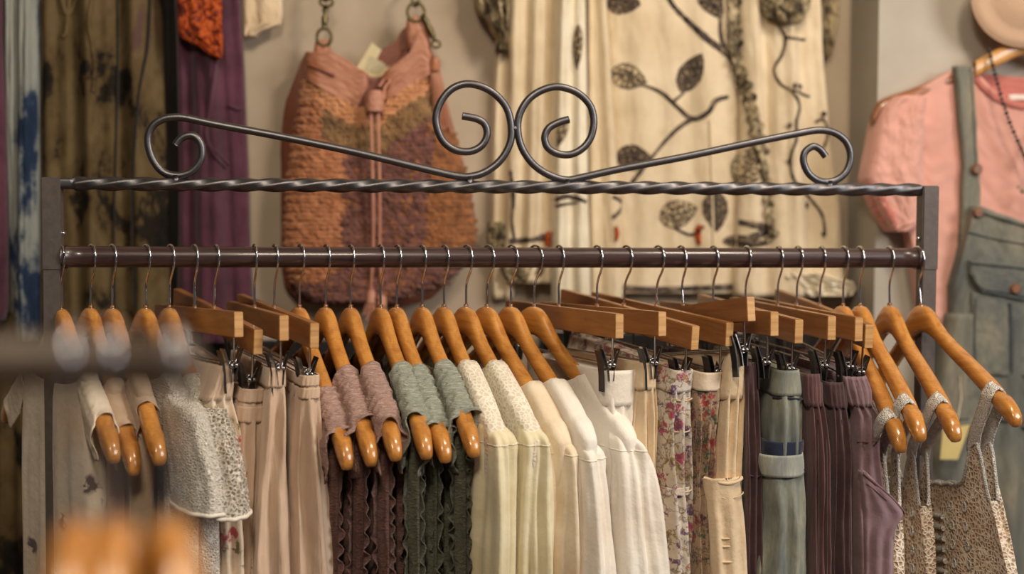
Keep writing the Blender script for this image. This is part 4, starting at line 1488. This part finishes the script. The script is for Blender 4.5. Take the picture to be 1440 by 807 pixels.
drape(t, 'frayed_hem', M['ruffle'], [(372, 704, 768), (384, 706, 764), (398, 716, 752)], 0.525, 0.012, [(5, .005, 0, 2)], rough=0.012, seed=19, back=0.545)

t = wall_thing('twig_dress', 'ivory dress with dark twig branches and leaves, right of the centre scrolls', 'dress', 940, group=g)
_, sf = drape(t, 'cloth', M['creamdress'], [(TOPY, 850, 1042), (0, 852, 1040), (120, 858, 1040), (300, 868, 1040), (400, 870, 1040), (412, 870, 1040)], 0.540, 0.016,
              [(1.5, .004, 0.4, 0.5), (4.0, .0035, 2.0, 0.6)], seed=20, nu=120, nv=90)
leaf_on(t, M['leafdark'], sf, 875, 0, 52, 40, 0.25)
leaf_on(t, M['leafpale'], sf, 884, 108, 52, 34, 0.30)
leaf_on(t, M['leafdark'], sf, 972, 102, 60, 32, -1.05)
leaf_on(t, M['leafdark'], sf, 892, 222, 52, 34, 0.15)
leaf_on(t, M['leafpale'], sf, 954, 300, 54, 38, -0.3)
leaf_on(t, M['leafdark'], sf, 1006, 296, 58, 34, 1.5)
leaf_on(t, M['leafdark'], sf, 1000, 2, 56, 30, 1.0)
ribbon_on(t, 'twig', M['twig'], sf, ((936, -10), (950, 12), (972, 34), (996, 56), (1020, 74), (1034, 88)), [6, 7, 8, 10, 9, 8])
ribbon_on(t, 'twig', M['twig'], sf, ((1014, -40), (1014, 0), (1013, 40), (1018, 70)), [5, 5, 6, 8])
ribbon_on(t, 'twig', M['twig'], sf, ((900, 118), (930, 130), (952, 150), (974, 167), (996, 158), (1006, 142), (1024, 136)), [4, 6, 6, 8, 7, 8, 5])
ribbon_on(t, 'twig', M['twig'], sf, ((974, 167), (954, 180), (934, 200), (916, 222), (894, 250), (884, 262)), [7, 6, 5, 5, 6, 4])
ribbon_on(t, 'twig', M['twig'], sf, ((962, 130), (948, 142)), [3, 4])
ribbon_on(t, 'twig', M['twig'], sf, ((948, 320), (972, 330), (990, 318)), [3, 4, 3])
ribbon_on(t, 'orange_flower', M['orangelace'], sf, ((984, 316), (981, 328), (983, 344)), [6, 10, 6], 0.005)
ribbon_on(t, 'hem_band', M['twig'], sf, ((874, 404), (920, 407), (980, 405), (1036, 403)), 8, 0.003)
ribbon_on(t, 'fold_seam', M['creamdress'], sf, ((998, 170), (1002, 300), (1004, 400)), 3, 0.003)  # raised strip in the dress colour along the fold

t = wall_thing('vine_dress', 'ivory dress with a curling vine and a crumpled ruffle down its edge', 'dress', 1110, group=g)
_, sf = drape(t, 'cloth', M['creamdress'], [(TOPY, 1034, 1150), (0, 1034, 1152), (100, 1040, 1158), (200, 1040, 1166), (300, 1034, 1180), (400, 1030, 1186), (416, 1032, 1184)], 0.525, 0.026,
              [(2.2, .010, 0.2, 0.7), (5.0, .003, 2.0, 0.6)], seed=21, nu=120, nv=90)
ribbon_on(t, 'vine', M['twig'], sf, ((1094, 34), (1104, 52), (1100, 76), (1088, 98), (1098, 118), (1114, 128), (1124, 148), (1120, 172), (1120, 196), (1112, 220), (1114, 246), (1124, 262), (1140, 280), (1156, 302), (1160, 330)), 4.0, 0.003)
ribbon_on(t, 'vine', M['twig'], sf, ((1104, 52), (1118, 54), (1132, 56)), 4)
ribbon_on(t, 'vine', M['twig'], sf, ((1116, 126), (1128, 132), (1138, 136)), 3.4)
ribbon_on(t, 'vine', M['twig'], sf, ((1146, 172), (1158, 168), (1164, 188), (1158, 208)), 4)
for (x, y) in ((1110, 176), (1118, 120), (1110, 226), (1158, 160), (1134, 288), (1158, 328), (1124, 122)):
    p = sf(x, y, 0.003)
    MB().ball(p, 0.0052, 8, sc=(1, 0.6, 1)).build('bud', M['twig'], t)
# crumpled frill down the front edge
fr = []
pathf = catmull([(1030, -60), (1031, 20), (1032, 70), (1042, 110), (1054, 150), (1066, 200), (1074, 240), (1080, 290), (1082, 340)], 14)
for i, (x, y) in enumerate([tuple(q) for q in pathf]):
    row = []
    for j in range(9):
        q = -1 + j / 4
        wv = 9 - 4 * (y > 215)
        off = 0.008 + 0.008 * math.sin(y * 0.42 + q * 1.5) * q + 0.008 * nz(y * 0.13, q * 2)
        p = sf(max(1036, x + q * wv + 2.5 * math.sin(y * 0.33)), y, off)
        p.x += (x + q * wv - max(1036, x + q * wv)) / 1000 * 1.28
        row.append(p)
    fr.append(row)
o = MB().grid(fr).build('frill', M['ruffle'], t, 'crumpled smoky frill')
sdm = o.modifiers.new('thickness', 'SOLIDIFY'); sdm.thickness = 0.0015
drape(t, 'crumpled_flap', M['ruffle'], [(-80, 1070, 1146), (-10, 1071, 1140), (12, 1072, 1138), (26, 1080, 1132), (34, 1092, 1122)], 0.492, 0.016, [(3, .006, 0, 3)], rough=0.012, seed=22, back=0.505)
leaf_on(t, M['leafpale'], sf, 1054, 232, 58, 44, -0.95)
leaf_on(t, M['leafdark'], sf, 1048, 340, 60, 16, 0.1)
ribbon_on(t, 'twig', M['twig'], sf, ((1036, 312), (1060, 316), (1080, 322), (1094, 330)), [8, 9, 12, 6])
ribbon_on(t, 'twig', M['twig'], sf, ((1036, 344), (1056, 334), (1078, 326)), [6, 9, 10])
drape(t, 'crumpled_hem', M['creamdress2'], [(384, 1098, 1150), (396, 1100, 1200), (408, 1110, 1204), (416, 1120, 1196)], 0.51, 0.02, [(5, .005, 0, 2)], rough=0.008, seed=23, back=0.535)
t = wall_thing('leaf_pouch', 'small pale crumpled leaf ornament hanging right of the vine dress', 'ornament', 1165, group=g)
_, sf = drape(t, 'cloth', M['ruffle'], [(-60, 1152, 1178), (0, 1150, 1180), (30, 1152, 1178), (60, 1156, 1172), (80, 1160, 1166)], 0.545, 0.012, [(2, .003, 0, 1)], rough=0.006, seed=24)

# ---- the bag
t = thing('crochet_bag', 'rust leather and crochet drawstring bag hanging on brass chains on the wall', 'bag', (0, 0, 0))
BY = 0.52
_, sb = drape(t, 'gusset', M['leatherdark'], [(395, 200, 370), (400, 150, 400), (415, 112, 415), (430, 76, 424), (462, 80, 428), (500, 112, 428), (520, 120, 428), (540, 114, 428), (566, 66, 428), (590, 52, 424), (606, 74, 418), (625, 140, 400), (650, 230, 375), (668, 300, 345)], BY + 0.03, 0.030, [], mode='cols', seed=30, back=0.557)
crows = [(112, 426, 606), (150, 422, 612), (186, 414, 640), (240, 406, 655), (300, 401, 668), (340, 400, 668), (370, 403, 656), (395, 410, 632), (412, 424, 590), (424, 450, 548)]
_, sf = drape(t, 'crochet_body', M['yarn2'], crows, BY, 0.045, [(1.1, .006, 1.2, 1.0)], seed=31, nu=80, nv=80, back=0.548, round_=3)
# stitches: one joined mesh of plump yarn loops
mb = MB()
rs = random.Random(5)
NS = 0
py = 110.0
while py < 424:
    a, b = interp_rows(crows, py)
    # the yoke dips toward the toggle
    x = a + 3
    while x < b - 2:
        yy = py + rs.uniform(-1, 1)
        skip = False
        # V-shaped leather yoke edge
        yl = 112 + (x - 427) * 0.56 if x < 505 else (142 - (x - 543) * 0.66 if x > 543 else 152)
        if yy < yl:
            x += 4.6
            continue
        if yy < yl + 26:
            mi, ang = 3, (0.5 if x < 520 else -0.6) + (0.5 if int(py / 6.2) % 2 else -0.5)
        elif yy < yl + 66 and x > 452:
            mi, ang = 4, (1.1 if int(x / 6) % 2 else -1.1)
        elif x < 488 - 0.05 * (yy - 180) + 10 * nz(yy * 0.05, 2) and yy < 400 - 0.5 * max(0, x - 440):
            mi, ang = 0, 0.25 * math.sin((x - 400) * 0.05) + (0.6 if int(py / 6.2) % 2 else -0.6)
            if yy > 350 and rs.random() < 0.4:
                mi = 2
        elif x > 610 - 0.1 * (yy - 200) and yy < 370:
            mi, ang = 2, (0.8 if int(py / 6.2) % 2 else -0.8)
        else:
            mi, ang = 1, (0.9 if int(py / 6.2 + x / 40) % 2 else -0.7)
            if rs.random() < 0.10:
                mi = 2
        ang += rs.uniform(-0.45, 0.45)
        L, W = 7.0, 2.9
        c0 = sf(x, yy, 0.002 + rs.uniform(-0.001, 0.0025))
        ring_rows = []
        dx, dy = math.cos(ang), math.sin(ang)
        for (q, r_) in ((-1, 0.25), (-0.55, 0.9), (0.1, 1.0), (0.7, 0.8), (1, 0.25)):
            rg = []
            for k in range(6):
                an = 2 * PI * k / 6
                wx = W * r_ * math.cos(an)
                rg.append((c0.x + (q * L * dx - wx * dy) * 0.00128, c0.y - 0.0034 * r_ * 1.3 * math.sin(an) - 0.002 * (1 - q * q), c0.z - (q * L * dy + wx * dx) * 0.00128))
            ring_rows.append(rg)
        mb.grid(ring_rows, cu=True, mi=mi)
        NS += 1
        x += 4.6
    py += 6.2
o = mb.build('crochet_stitches', [M['yarn1'], M['yarn2'], M['yarn3'], M['yarn4'], M['yarn5']], t)
o['kind'] = 'stuff'
# leather yoke flaps
_, sl = drape(t, 'leather_flap', M['leather'], [(430, 73, 112), (445, 75, 122), (463, 72, 134), (485, 83, 143), (503, 96, 153), (512, 101, 130), (519, 106, 122)], BY - 0.035, 0.014, [(1, .003, 0, 0)], mode='cols', seed=32, rough=0.001, back=BY - 0.01, nu=40, nv=40)
ribbon_on(t, 'slot_strap', M['leatherdark'], sl, ((432, 92), (450, 98), (470, 107)), 5, 0.003)
_, sr = drape(t, 'leather_flap', M['leather'], [(533, 112, 138), (543, 100, 141), (558, 90, 134), (575, 76, 124), (590, 44, 116), (600, 66, 108), (607, 76, 104)], BY - 0.035, 0.014, [(1, .003, 0, 0)], mode='cols', seed=33, rough=0.001, back=BY - 0.01, nu=40, nv=40)
drape(t, 'back_flap', M['leatherdark'], [(463, 74, 110), (500, 98, 130), (520, 104, 150), (536, 72, 150), (555, 60, 130), (566, 42, 110), (580, 34, 90), (606, 66, 100)], BY + 0.005, 0.01, [], mode='cols', seed=34, back=BY + 0.02, rough=0.001)
drape(t, 'strap_tab', M['leather'], [(56, 444, 463), (66, 442, 464), (80, 440, 466)], BY - 0.02, 0.008, [], seed=35, back=BY - 0.005, nu=16, nv=12)
drape(t, 'strap_tab', M['leather'], [(24, 573, 600), (36, 571, 602), (50, 571, 604), (70, 574, 606)], BY - 0.02, 0.008, [], seed=36, back=BY - 0.005, nu=16, nv=12)
drape(t, 'cord_toggle', M['pinkleather'], [(128, 518, 537), (134, 514, 540), (148, 513, 541), (158, 515, 539)], BY - 0.068, 0.016, [], seed=37, back=BY - 0.055, nu=16, nv=12, round_=2.5, label='pale leather cord toggle')
for (x0, x1, x2) in ((521.5, 524.5, 521), (531.5, 534, 537)):
    pts = [P(x0, 156, BY - 0.072), P(x0 + 1, 200, BY - 0.075), P(x1, 280, BY - 0.068), P(x1, 350, BY - 0.062), P(x2, 408, BY - 0.05)]
    MB().tube([Vector(tuple(q)) for q in catmull([tuple(p) for p in pts], 8)], 0.0030, 8).build('drawcord', M['pinkleather'], t)
pts = [P(540, 140, BY - 0.07), P(541, 124, BY - 0.062), P(548, 114, BY - 0.058), P(541, 112, BY - 0.05), P(533, 122, BY - 0.056)]
MB().tube([Vector(tuple(q)) for q in catmull([tuple(p) for p in pts], 8)], 0.0026, 8).build('drawcord', M['pinkleather'], t)


def tassel(px0, py0, px1, py1, Y, n, w, mat, r=0.0022):
    root = MB()
    a = P(px0, py0, Y)
    root.tube([a + Vector((0, 0, 0.004)), a - Vector((0, 0, 0.004)), a - Vector((0, 0, 0.022))], [0.004, 0.009, 0.0085], 10)
    o = root.build('tassel', mat, t)
    for k in range(n):
        u = (k / (n - 1) - 0.5)
        p = [P(px0 + u * w * 0.5, py0 + 16, Y), P(lerp(px0, px1, 0.5) + u * w * 0.8, lerp(py0, py1, 0.55), Y - 0.004 * math.cos(u * 3)), P(px1 + u * w + rnd.uniform(-1, 1), py1 + rnd.uniform(-6, 4), Y)]
        MB().tube([Vector(tuple(q)) for q in catmull([tuple(x) for x in p], 5)], r, 5).build('strand', mat, o)


tassel(612, 82, 624, 184, BY - 0.04, 7, 20, M['leather'])
tassel(522, 408, 519, 446, BY - 0.05, 5, 14, M['pinkleather'])
tassel(537, 412, 537, 450, BY - 0.05, 5, 12, M['pinkleather'])


def ring_px(cx, cy, rx, ry, Y, r, name, mat, tilt=0.0, par=None):
    c = P(cx, cy, Y)
    k = (c - CAM).dot(fwd) / FOC
    pts = []
    for i in range(28):
        a = 2 * PI * i / 28
        x, z = rx * k * math.cos(a), ry * k * math.sin(a)
        pts.append((c.x + x * math.cos(tilt), c.y + x * math.sin(tilt), c.z + z))
    return MB().tube(pts, r, 8, closed=True).build(name, mat, par or t)


ring_px(456, 52, 10, 12, BY - 0.028, 0.0028, 'ring', M['brass'])
ring_px(459, 3, 9, 6, BY - 0.028, 0.0026, 'ring', M['brass'])
p0, p1 = P(458, 8, BY - 0.03), P(456, 42, BY - 0.03)
MB().tube([p0, p0.lerp(p1, .2), p0.lerp(p1, .35), p0.lerp(p1, .5), p0.lerp(p1, .8), p1], [0.003, 0.006, 0.003, 0.006, 0.005, 0.003], 10).build('swivel_clasp', M['brass'], t)
ring_px(585, 17, 12, 13, BY - 0.028, 0.0028, 'ring', M['brass'])
p0, p1 = P(594, 20, BY - 0.032), P(611, 56, BY - 0.032)
MB().tube([p0, p0.lerp(p1, .25), p0.lerp(p1, .4), p0.lerp(p1, .6), p0.lerp(p1, .9), p1], [0.003, 0.006, 0.0045, 0.0065, 0.005, 0.003], 10).build('swivel_clasp', M['brass'], t)
ring_px(613, 62, 6, 5, BY - 0.03, 0.0022, 'ring', M['brass'])
for (cx, cy) in ((584, 0), (458, -8), (457, -22), (583, -14), (458, -36), (584, -28)):
    ring_px(cx, cy, 5, 9, BY - 0.028, 0.0022, 'chain_link', M['brass'], tilt=0.6 if int(cy) % 4 else -0.4)
MB().tube([P(457, -42, BY - 0.028), P(457, -42, 0.56)], 0.004, 8).build('wall_peg', M['brass'], t)
MB().tube([P(584, -34, BY - 0.028), P(584, -34, 0.56)], 0.004, 8).build('wall_peg', M['brass'], t)
t2 = thing('paper_slip', 'cream folded paper slip sticking out of the crochet bag', 'paper', (0, 0, 0))
q = [P(500, 98, BY - 0.006), P(523, 60, BY - 0.004), P(554, 84, BY - 0.004), P(540, 106, BY - 0.006), P(514, 112, BY - 0.006)]
vv = [Vector(p) for p in q] + [Vector(p) + Vector((0, 0.0012, 0)) for p in q]
MB().add(vv, [(0, 4, 3, 2, 1), (5, 6, 7, 8, 9)] + [(i, (i + 1) % 5, (i + 1) % 5 + 5, i + 5) for i in range(5)], smooth=False).build('slip', M['paper'], t2)
MB().add([Vector(p) + Vector((0, -0.0006, 0)) for p in (P(522, 78, BY - .006), P(544, 92, BY - .006), P(534, 104, BY - .006), P(512, 98, BY - .006))], [(0, 3, 2, 1)], smooth=False).build('printed_area', paint('slip_print', (176, 168, 138), 0.8, (196, 186, 152), scale=200), t2)

# ================================================================== RIGHT WALL: TEE, OVERALLS, HAT
TX = 1446


def mir(rows):
    r2 = [(2 * TX - k, a, b) for k, a, b in rows[::-1]]
    return rows + r2


t = thing('wall_hanger', 'pale wooden hanger under the hat, carrying the salmon tee and overalls', 'coat hanger', (0, 0, 0))
for m in (0, 1):
    pts = [(1446, 62, 12), (1420, 72, 13), (1396, 84, 13), (1370, 98, 12)]
    if m:
        pts = [(2 * TX - a, b, c) for a, b, c in pts]
    rows = []
    for (x, y, h) in [tuple(q) for q in catmull(pts, 4)]:
        c = P(x, y, 0.385)
        hh = h * 0.00122
        rows.append([(c.x, c.y + 0.008 * math.copysign(abs(math.cos(2 * PI * k / 12)) ** .6, math.cos(2 * PI * k / 12)), c.z + hh * math.sin(2 * PI * k / 12)) for k in range(12)])
    MB().grid(rows, cu=True).build('hanger_arm', M['palewood'], t)
for m in (0, 1):
    pts = [(1372, 104, 9), (1330, 115, 9), (1280, 136, 11), (1250, 147, 12), (1234, 157, 13), (1226, 168, 9)]
    if m:
        pts = [(2 * TX - a, b, c) for a, b, c in pts]
    rows = []
    for (x, y, h) in [tuple(q) for q in catmull(pts, 4)]:
        c = P(x, y, 0.398)
        hh = h * 0.00122
        rows.append([(c.x, c.y + 0.010 * math.cos(2 * PI * k / 12), c.z + hh * math.sin(2 * PI * k / 12)) for k in range(12)])
    mb = MB().grid(rows, cu=True)
    mb.add(rows[-1], [tuple(range(12))])
    mb.build('shoulder_end', M['brownwood'], t, 'brown rounded shoulder end')
MB().tube([Vector(tuple(q)) for q in catmull([tuple(P(TX, 64, 0.385)), tuple(P(TX, 30, 0.385)), tuple(P(TX + 4, 14, 0.40)), tuple(P(TX, 4, 0.428))], 6)], 0.0018, 8).build('hook', M['chrome'], t)

t = thing('salmon_tee', 'salmon pink short-sleeved t-shirt hanging on the right wall under overalls', 't-shirt', (0, 0, 0))
_, stee = drape(t, 'tee_body', M['tshirt'], mir([(1262, 139, 300), (1276, 132, 330), (1300, 119, 470), (1338, 99, 480), (1366, 97, 485), (1372, 108, 486), (1386, 126, 486), (1410, 142, 488), (1430, 148, 488)]), 0.405, 0.018,
                [(3, .003, 0.3, 0.5), (7, .0015, 1, 1)], mode='cols', seed=40, nu=80, nv=120, rough=0.004, back=0.428, round_=8)
for m in (0, 1):
    rows = [(136, 1256, 1300), (150, 1240, 1300), (167, 1233, 1300), (200, 1226, 1300), (240, 1218, 1298), (252, 1216, 1298), (280, 1226, 1296), (300, 1236, 1292), (318, 1247, 1288), (326, 1253, 1270)]
    if m:
        rows = [(k, 2 * TX - b, 2 * TX - a) for k, a, b in rows]
    o, ssl = drape(t, 'sleeve', M['tshirt'], rows, 0.392, 0.026, [(1.5, .004, 0.5, 2.0)], seed=41 + m, nu=44, nv=60, rough=0.004, back=0.424, round_=2.6)
    if not m:
        ribbon_on(t, 'sleeve_opening', M['tshirtdark'], ssl, ((1221, 256), (1231, 272), (1241, 292), (1252, 310), (1255, 322)), [10, 18, 22, 20, 8], 0.002, label='darker inside of the sleeve')
        ribbon_on(t, 'sleeve_hem', M['tshirt'], ssl, ((1256, 324), (1270, 317), (1286, 312)), 4, 0.002)
drape(t, 'back_neck', M['tshirtdark'], [(1372, 102, 135), (1395, 106, 150), (1446, 110, 156), (1497, 106, 150), (1520, 102, 135)], 0.418, 0.004, [], mode='cols', seed=43, back=0.427, nu=20, nv=30)
pts = [(1369, 104), (1376, 116), (1390, 130), (1412, 143), (1446, 150)]
pts = pts + [(2 * TX - a, b) for a, b in pts[-2::-1]]
ribbon_on(t, 'collar', M['tshirtdark'], stee, pts, 11, 0.0035, label='darker ribbed collar')
drape(t, 'neck_label', M['labelwhite'], [(133, 1418, 1470), (141, 1419, 1471)], 0.412, 0.002, [], seed=44, nu=8, nv=4, back=0.4165)

t = thing('denim_overalls', 'faded grey-blue denim overalls worn over the salmon tee on the wall', 'overalls', (0, 0, 0))
OY = 0.375
orow = [(286, 1366, 2 * TX - 1366), (312, 1360, 2 * TX - 1360), (345, 1353, 2 * TX - 1353), (400, 1338, 2 * TX - 1338), (455, 1327, 2 * TX - 1327), (530, 1312, 2 * TX - 1312), (600, 1300, 2 * TX - 1300), (700, 1296, 2 * TX - 1296), (900, 1290, 2 * TX - 1290), (1100, 1286, 2 * TX - 1286)]
# bib top dips to the centre
_, so = drape(t, 'bib', M['overall'], [(1336, 400, 600), (1346, 366, 600), (1356, 322, 600), (1364, 290, 600), (1372, 290, 600), (1400, 300, 600), (1446, 316, 600), (1492, 300, 600), (1520, 290, 600), (1528, 290, 600), (1536, 322, 600), (1546, 366, 600), (1556, 400, 600)], OY, 0.018,
              [(2, .003, 0.4, 1), (6, .002, 1, 2)], mode='cols', seed=45, nu=80, nv=90, rough=0.004, back=OY + 0.012, round_=8)
_, sl_ = drape(t, 'trouser_leg', M['overall'], [(440, 1330, 1448), (520, 1314, 1449), (600, 1302, 1450), (700, 1297, 1448), (900, 1292, 1444), (1200, 1290, 1436)], OY + 0.006, 0.026, [(1.6, .006, 0.4, 1), (4, .003, 1, 1)], seed=46, nu=60, nv=90, rough=0.005, back=OY + 0.03)
drape(t, 'trouser_leg', M['overall'], [(k, 2 * TX - b, 2 * TX - a) for k, a, b in [(440, 1330, 1444), (520, 1314, 1443), (600, 1302, 1442), (700, 1297, 1444), (900, 1292, 1448), (1200, 1290, 1456)]], OY + 0.006, 0.026, [(1.6, .006, 2.4, 1), (4, .003, 1, 1)], seed=47, nu=60, nv=90, rough=0.005, back=OY + 0.03)
for m in (0, 1):
    rows = [(93, 1341, 1367), (130, 1344, 1370), (180, 1349, 1373), (238, 1353, 1375), (270, 1352, 1378), (310, 1350, 1376), (380, 1348, 1368)]
    if m:
        rows = [(k, 2 * TX - b, 2 * TX - a) for k, a, b in rows]
    _, sst = drape(t, 'strap', M['overall'], rows, 0.383, 0.007, [(1, .0015, 0.4, 2)], seed=48 + m, nu=16, nv=60, back=0.390, rough=0.002, round_=10)
    if not m:
        for dx in (3, 23):
            ribbon_on(t, 'strap_stitching', M['seam'], sst, ((1341 + dx, 96), (1344.5 + dx, 130), (1349 + dx * .9, 180), (1353 + dx * .85, 236)), 1.6, 0.001)
ribbon_on(t, 'bib_hem', M['seam'], so, ((1366, 294), (1384, 300), (1410, 308), (1446, 318)), 5, 0.003)
ribbon_on(t, 'yoke_seam', M['seam'], so, ((1360, 326), (1400, 336), (1446, 344)), 2, 0.002)
_, spk = drape(t, 'chest_pocket', M['overall'], [(1366, 410, 524), (1372, 412, 526), (1446, 424, 530)], OY - 0.020, 0.004, [], mode='cols', seed=50, nu=40, nv=40, back=OY - 0.012, rough=0.002)
_, spf = drape(t, 'pocket_flap', M['overall'], [(1364, 366, 384), (1369, 367, 398), (1380, 368, 411), (1400, 370, 414), (1438, 373, 422), (1448, 374, 423)], OY - 0.025, 0.005, [], mode='cols', seed=51, nu=40, nv=24, back=OY - 0.018, rough=0.001)
ribbon_on(t, 'flap_seam', M['seam'], spf, ((1365, 370), (1400, 373), (1444, 378)), 3, 0.002)
ribbon_on(t, 'flap_seam', M['seam'], spf, ((1367, 386), (1380, 405), (1410, 411), (1444, 418)), 2, 0.0015)
ribbon_on(t, 'pocket_seam', M['seam'], spk, ((1372, 420), (1370, 470), (1372, 520)), 2.5, 0.0015)
ribbon_on(t, 'pocket_seam', M['seam'], spk, ((1420, 426), (1422, 470), (1422, 526)), 5, 0.0025)
ribbon_on(t, 'waist_seam', M['seam'], so, ((1322, 521), (1370, 524), (1446, 528)), 4, 0.003)
ribbon_on(t, 'waist_seam', M['seam'], sl_, ((1310, 592), (1370, 588), (1444, 594)), 4, 0.003)
ribbon_on(t, 'fly_seam', M['seam'], sl_, ((1384, 600), (1380, 640), (1362, 668)), 6, 0.003)
for (x, y, sfn) in ((1374, 238, None), (1375, 299, so), (1427, 406, spf)):
    p = P(x, y, 0.372) if sfn is None else sfn(x, y, 0.002)
    o = MB().tube([p + Vector((0, 0.004, 0)), p + Vector((0, -0.002, 0)), p + Vector((0, -0.0035, 0))], [0.0095, 0.0095, 0.007], 18).build('button', M['button'], t)
    for dx in (-1, 1):
        MB().ball(p + Vector((dx * 0.0022, -0.0037, 0)), 0.0011, 6).build('thread_hole', M['bead'], o)
t = thing('price_tag', 'blank yellow card tag hanging in front of the overalls, behind the crochet straps', 'tag', (0, 0, 0))
q = [P(1326, 604, 0.325), P(1364, 597, 0.325), P(1347, 646, 0.325), P(1322, 646, 0.325)]
vv = q + [p + Vector((0, 0.0012, 0)) for p in q]
MB().add(vv, [(0, 3, 2, 1), (4, 5, 6, 7)] + [(i, (i + 1) % 4, (i + 1) % 4 + 4, i + 4) for i in range(4)], smooth=False).build('card', M['yellowtag'], t)
MB().tube([P(1345, 600, 0.326), P(1352, 560, 0.335), P(1350, 528, 0.352)], 0.0008, 5).build('string', M['cream'], t)

t = thing('bead_necklace', 'dark bead necklace hanging from the hanger over the salmon tee', 'necklace', (0, 0, 0))
npth = catmull([(1391, 70), (1396, 92), (1403, 118), (1411, 146), (1420, 172), (1431, 198), (1440, 218), (1446, 232)], 4)
for i, (x, y) in enumerate([tuple(q) for q in npth]):
    if i % 2 == 0 or True:
        MB().ball(P(x, y, 0.352 if y > 100 else 0.366), 0.0032 if i % 2 else 0.0041, 8).build('bead', M['bead'], t)
MB().tube([P(x, y, 0.352 if y > 100 else 0.366) for x, y in [tuple(q) for q in npth]], 0.0009, 5).build('cord', M['bead'], t)
for i, (x, y) in enumerate([(2 * TX - a, b) for a, b in [tuple(q) for q in npth]]):
    MB().ball(P(x, y, 0.352 if y > 100 else 0.366), 0.0032 if i % 2 else 0.0041, 8).build('bead', M['bead'], t)
pm = MB()
for (dx, dy, r_) in ((0, 0, 0.006), (-8, -4, 0.005), (-14, -9, 0.003), (8, -4, 0.005), (0, 10, 0.005), (0, -12, 0.004), (0, -30, 0.0015)):
    pm.ball(P(1446 + dx, 272 + dy, 0.348), r_, 8, sc=(1, 0.5, 1))
pm.tube([P(1446, 232, 0.351), P(1446, 262, 0.349)], 0.001, 6)
pm.build('pendant', M['pewter'], t, 'pewter winged pendant')

# hat: brim hung facing the room, crown toward the wall
t = thing('felt_hat', 'beige felt hat hung brim outward at the top right corner', 'hat', (0, 0, 0))
hc = P(1444, -10, 0.36)
rows = []
prof = [(0.0, -0.014), (0.03, -0.014), (0.052, -0.010), (0.066, -0.002), (0.074, 0.001), (0.085, 0.0), (0.098, 0.003), (0.1, 0.006), (0.098, 0.008), (0.08, 0.006), (0.07, 0.008), (0.064, 0.02), (0.06, 0.05), (0.045, 0.062), (0.0, 0.066)]
for (r_, y_) in prof:
    rows.append([(hc.x + r_ * math.cos(2 * PI * k / 64), hc.y + y_ + 0.004 * math.sin(4 * PI * k / 64) * (r_ / 0.1), hc.z + r_ * 0.94 * math.sin(2 * PI * k / 64)) for k in range(64)])
MB().grid(rows, cu=True).build('brim_and_crown', M['felt'], t)
MB().tube([(hc.x + 0.1 * math.cos(2 * PI * k / 64), hc.y + 0.006 + 0.004 * math.sin(4 * PI * k / 64), hc.z + 0.094 * math.sin(2 * PI * k / 64)) for k in range(64)], 0.0018, 8, closed=True).build('brim_edge', M['felt'], t)

# ================================================================== FOREGROUND RACK, close to the lens at the left
FY = -1.215
t = thing('near_rack', 'dark rack rail very near the camera at the left, strongly out of focus', 'clothes rack', (0, 0, 0))
e = P(243, 507, FY)
fz = e.z
MB().tube([(e.x - 0.75 * i / 20, FY, fz) for i in range(21)], 0.0118, 20).build('hanging_rail', M['nearrail'], t)
for xx in (e.x - 0.73,):
    MB().box((xx - 0.012, FY - 0.012, 0.02), (xx + 0.012, FY + 0.012, fz + 0.02), bev=0.002).build('post', M['post'], t)
    MB().box((xx - 0.014, FY - 0.22, 0.0), (xx + 0.014, FY + 0.22, 0.022), bev=0.002).build('foot_bar', M['post'], t)
MB().ball((e.x, FY, fz), 0.0124, 14).build('end_cap', M['nearrail'], t)
for (hp, psi, lab) in ((104, 0.10, 'leftmost of three blurred wooden hangers on the near rail'), (160, 0.12, 'middle of three blurred wooden hangers on the near rail'), (238, 0.30, 'rightmost of three blurred wooden hangers at the end of the near rail')):
    X = P(hp, 512, FY).x
    h = thing('coat_hanger', lab, 'coat hanger', (X, FY, fz), (0, 0, psi - PI / 2), 'blurred hangers on the near rail')
    put('hanger_body', ARM, h)
    put('hook', HOOK, h)
    put('ferrule', FER, h)
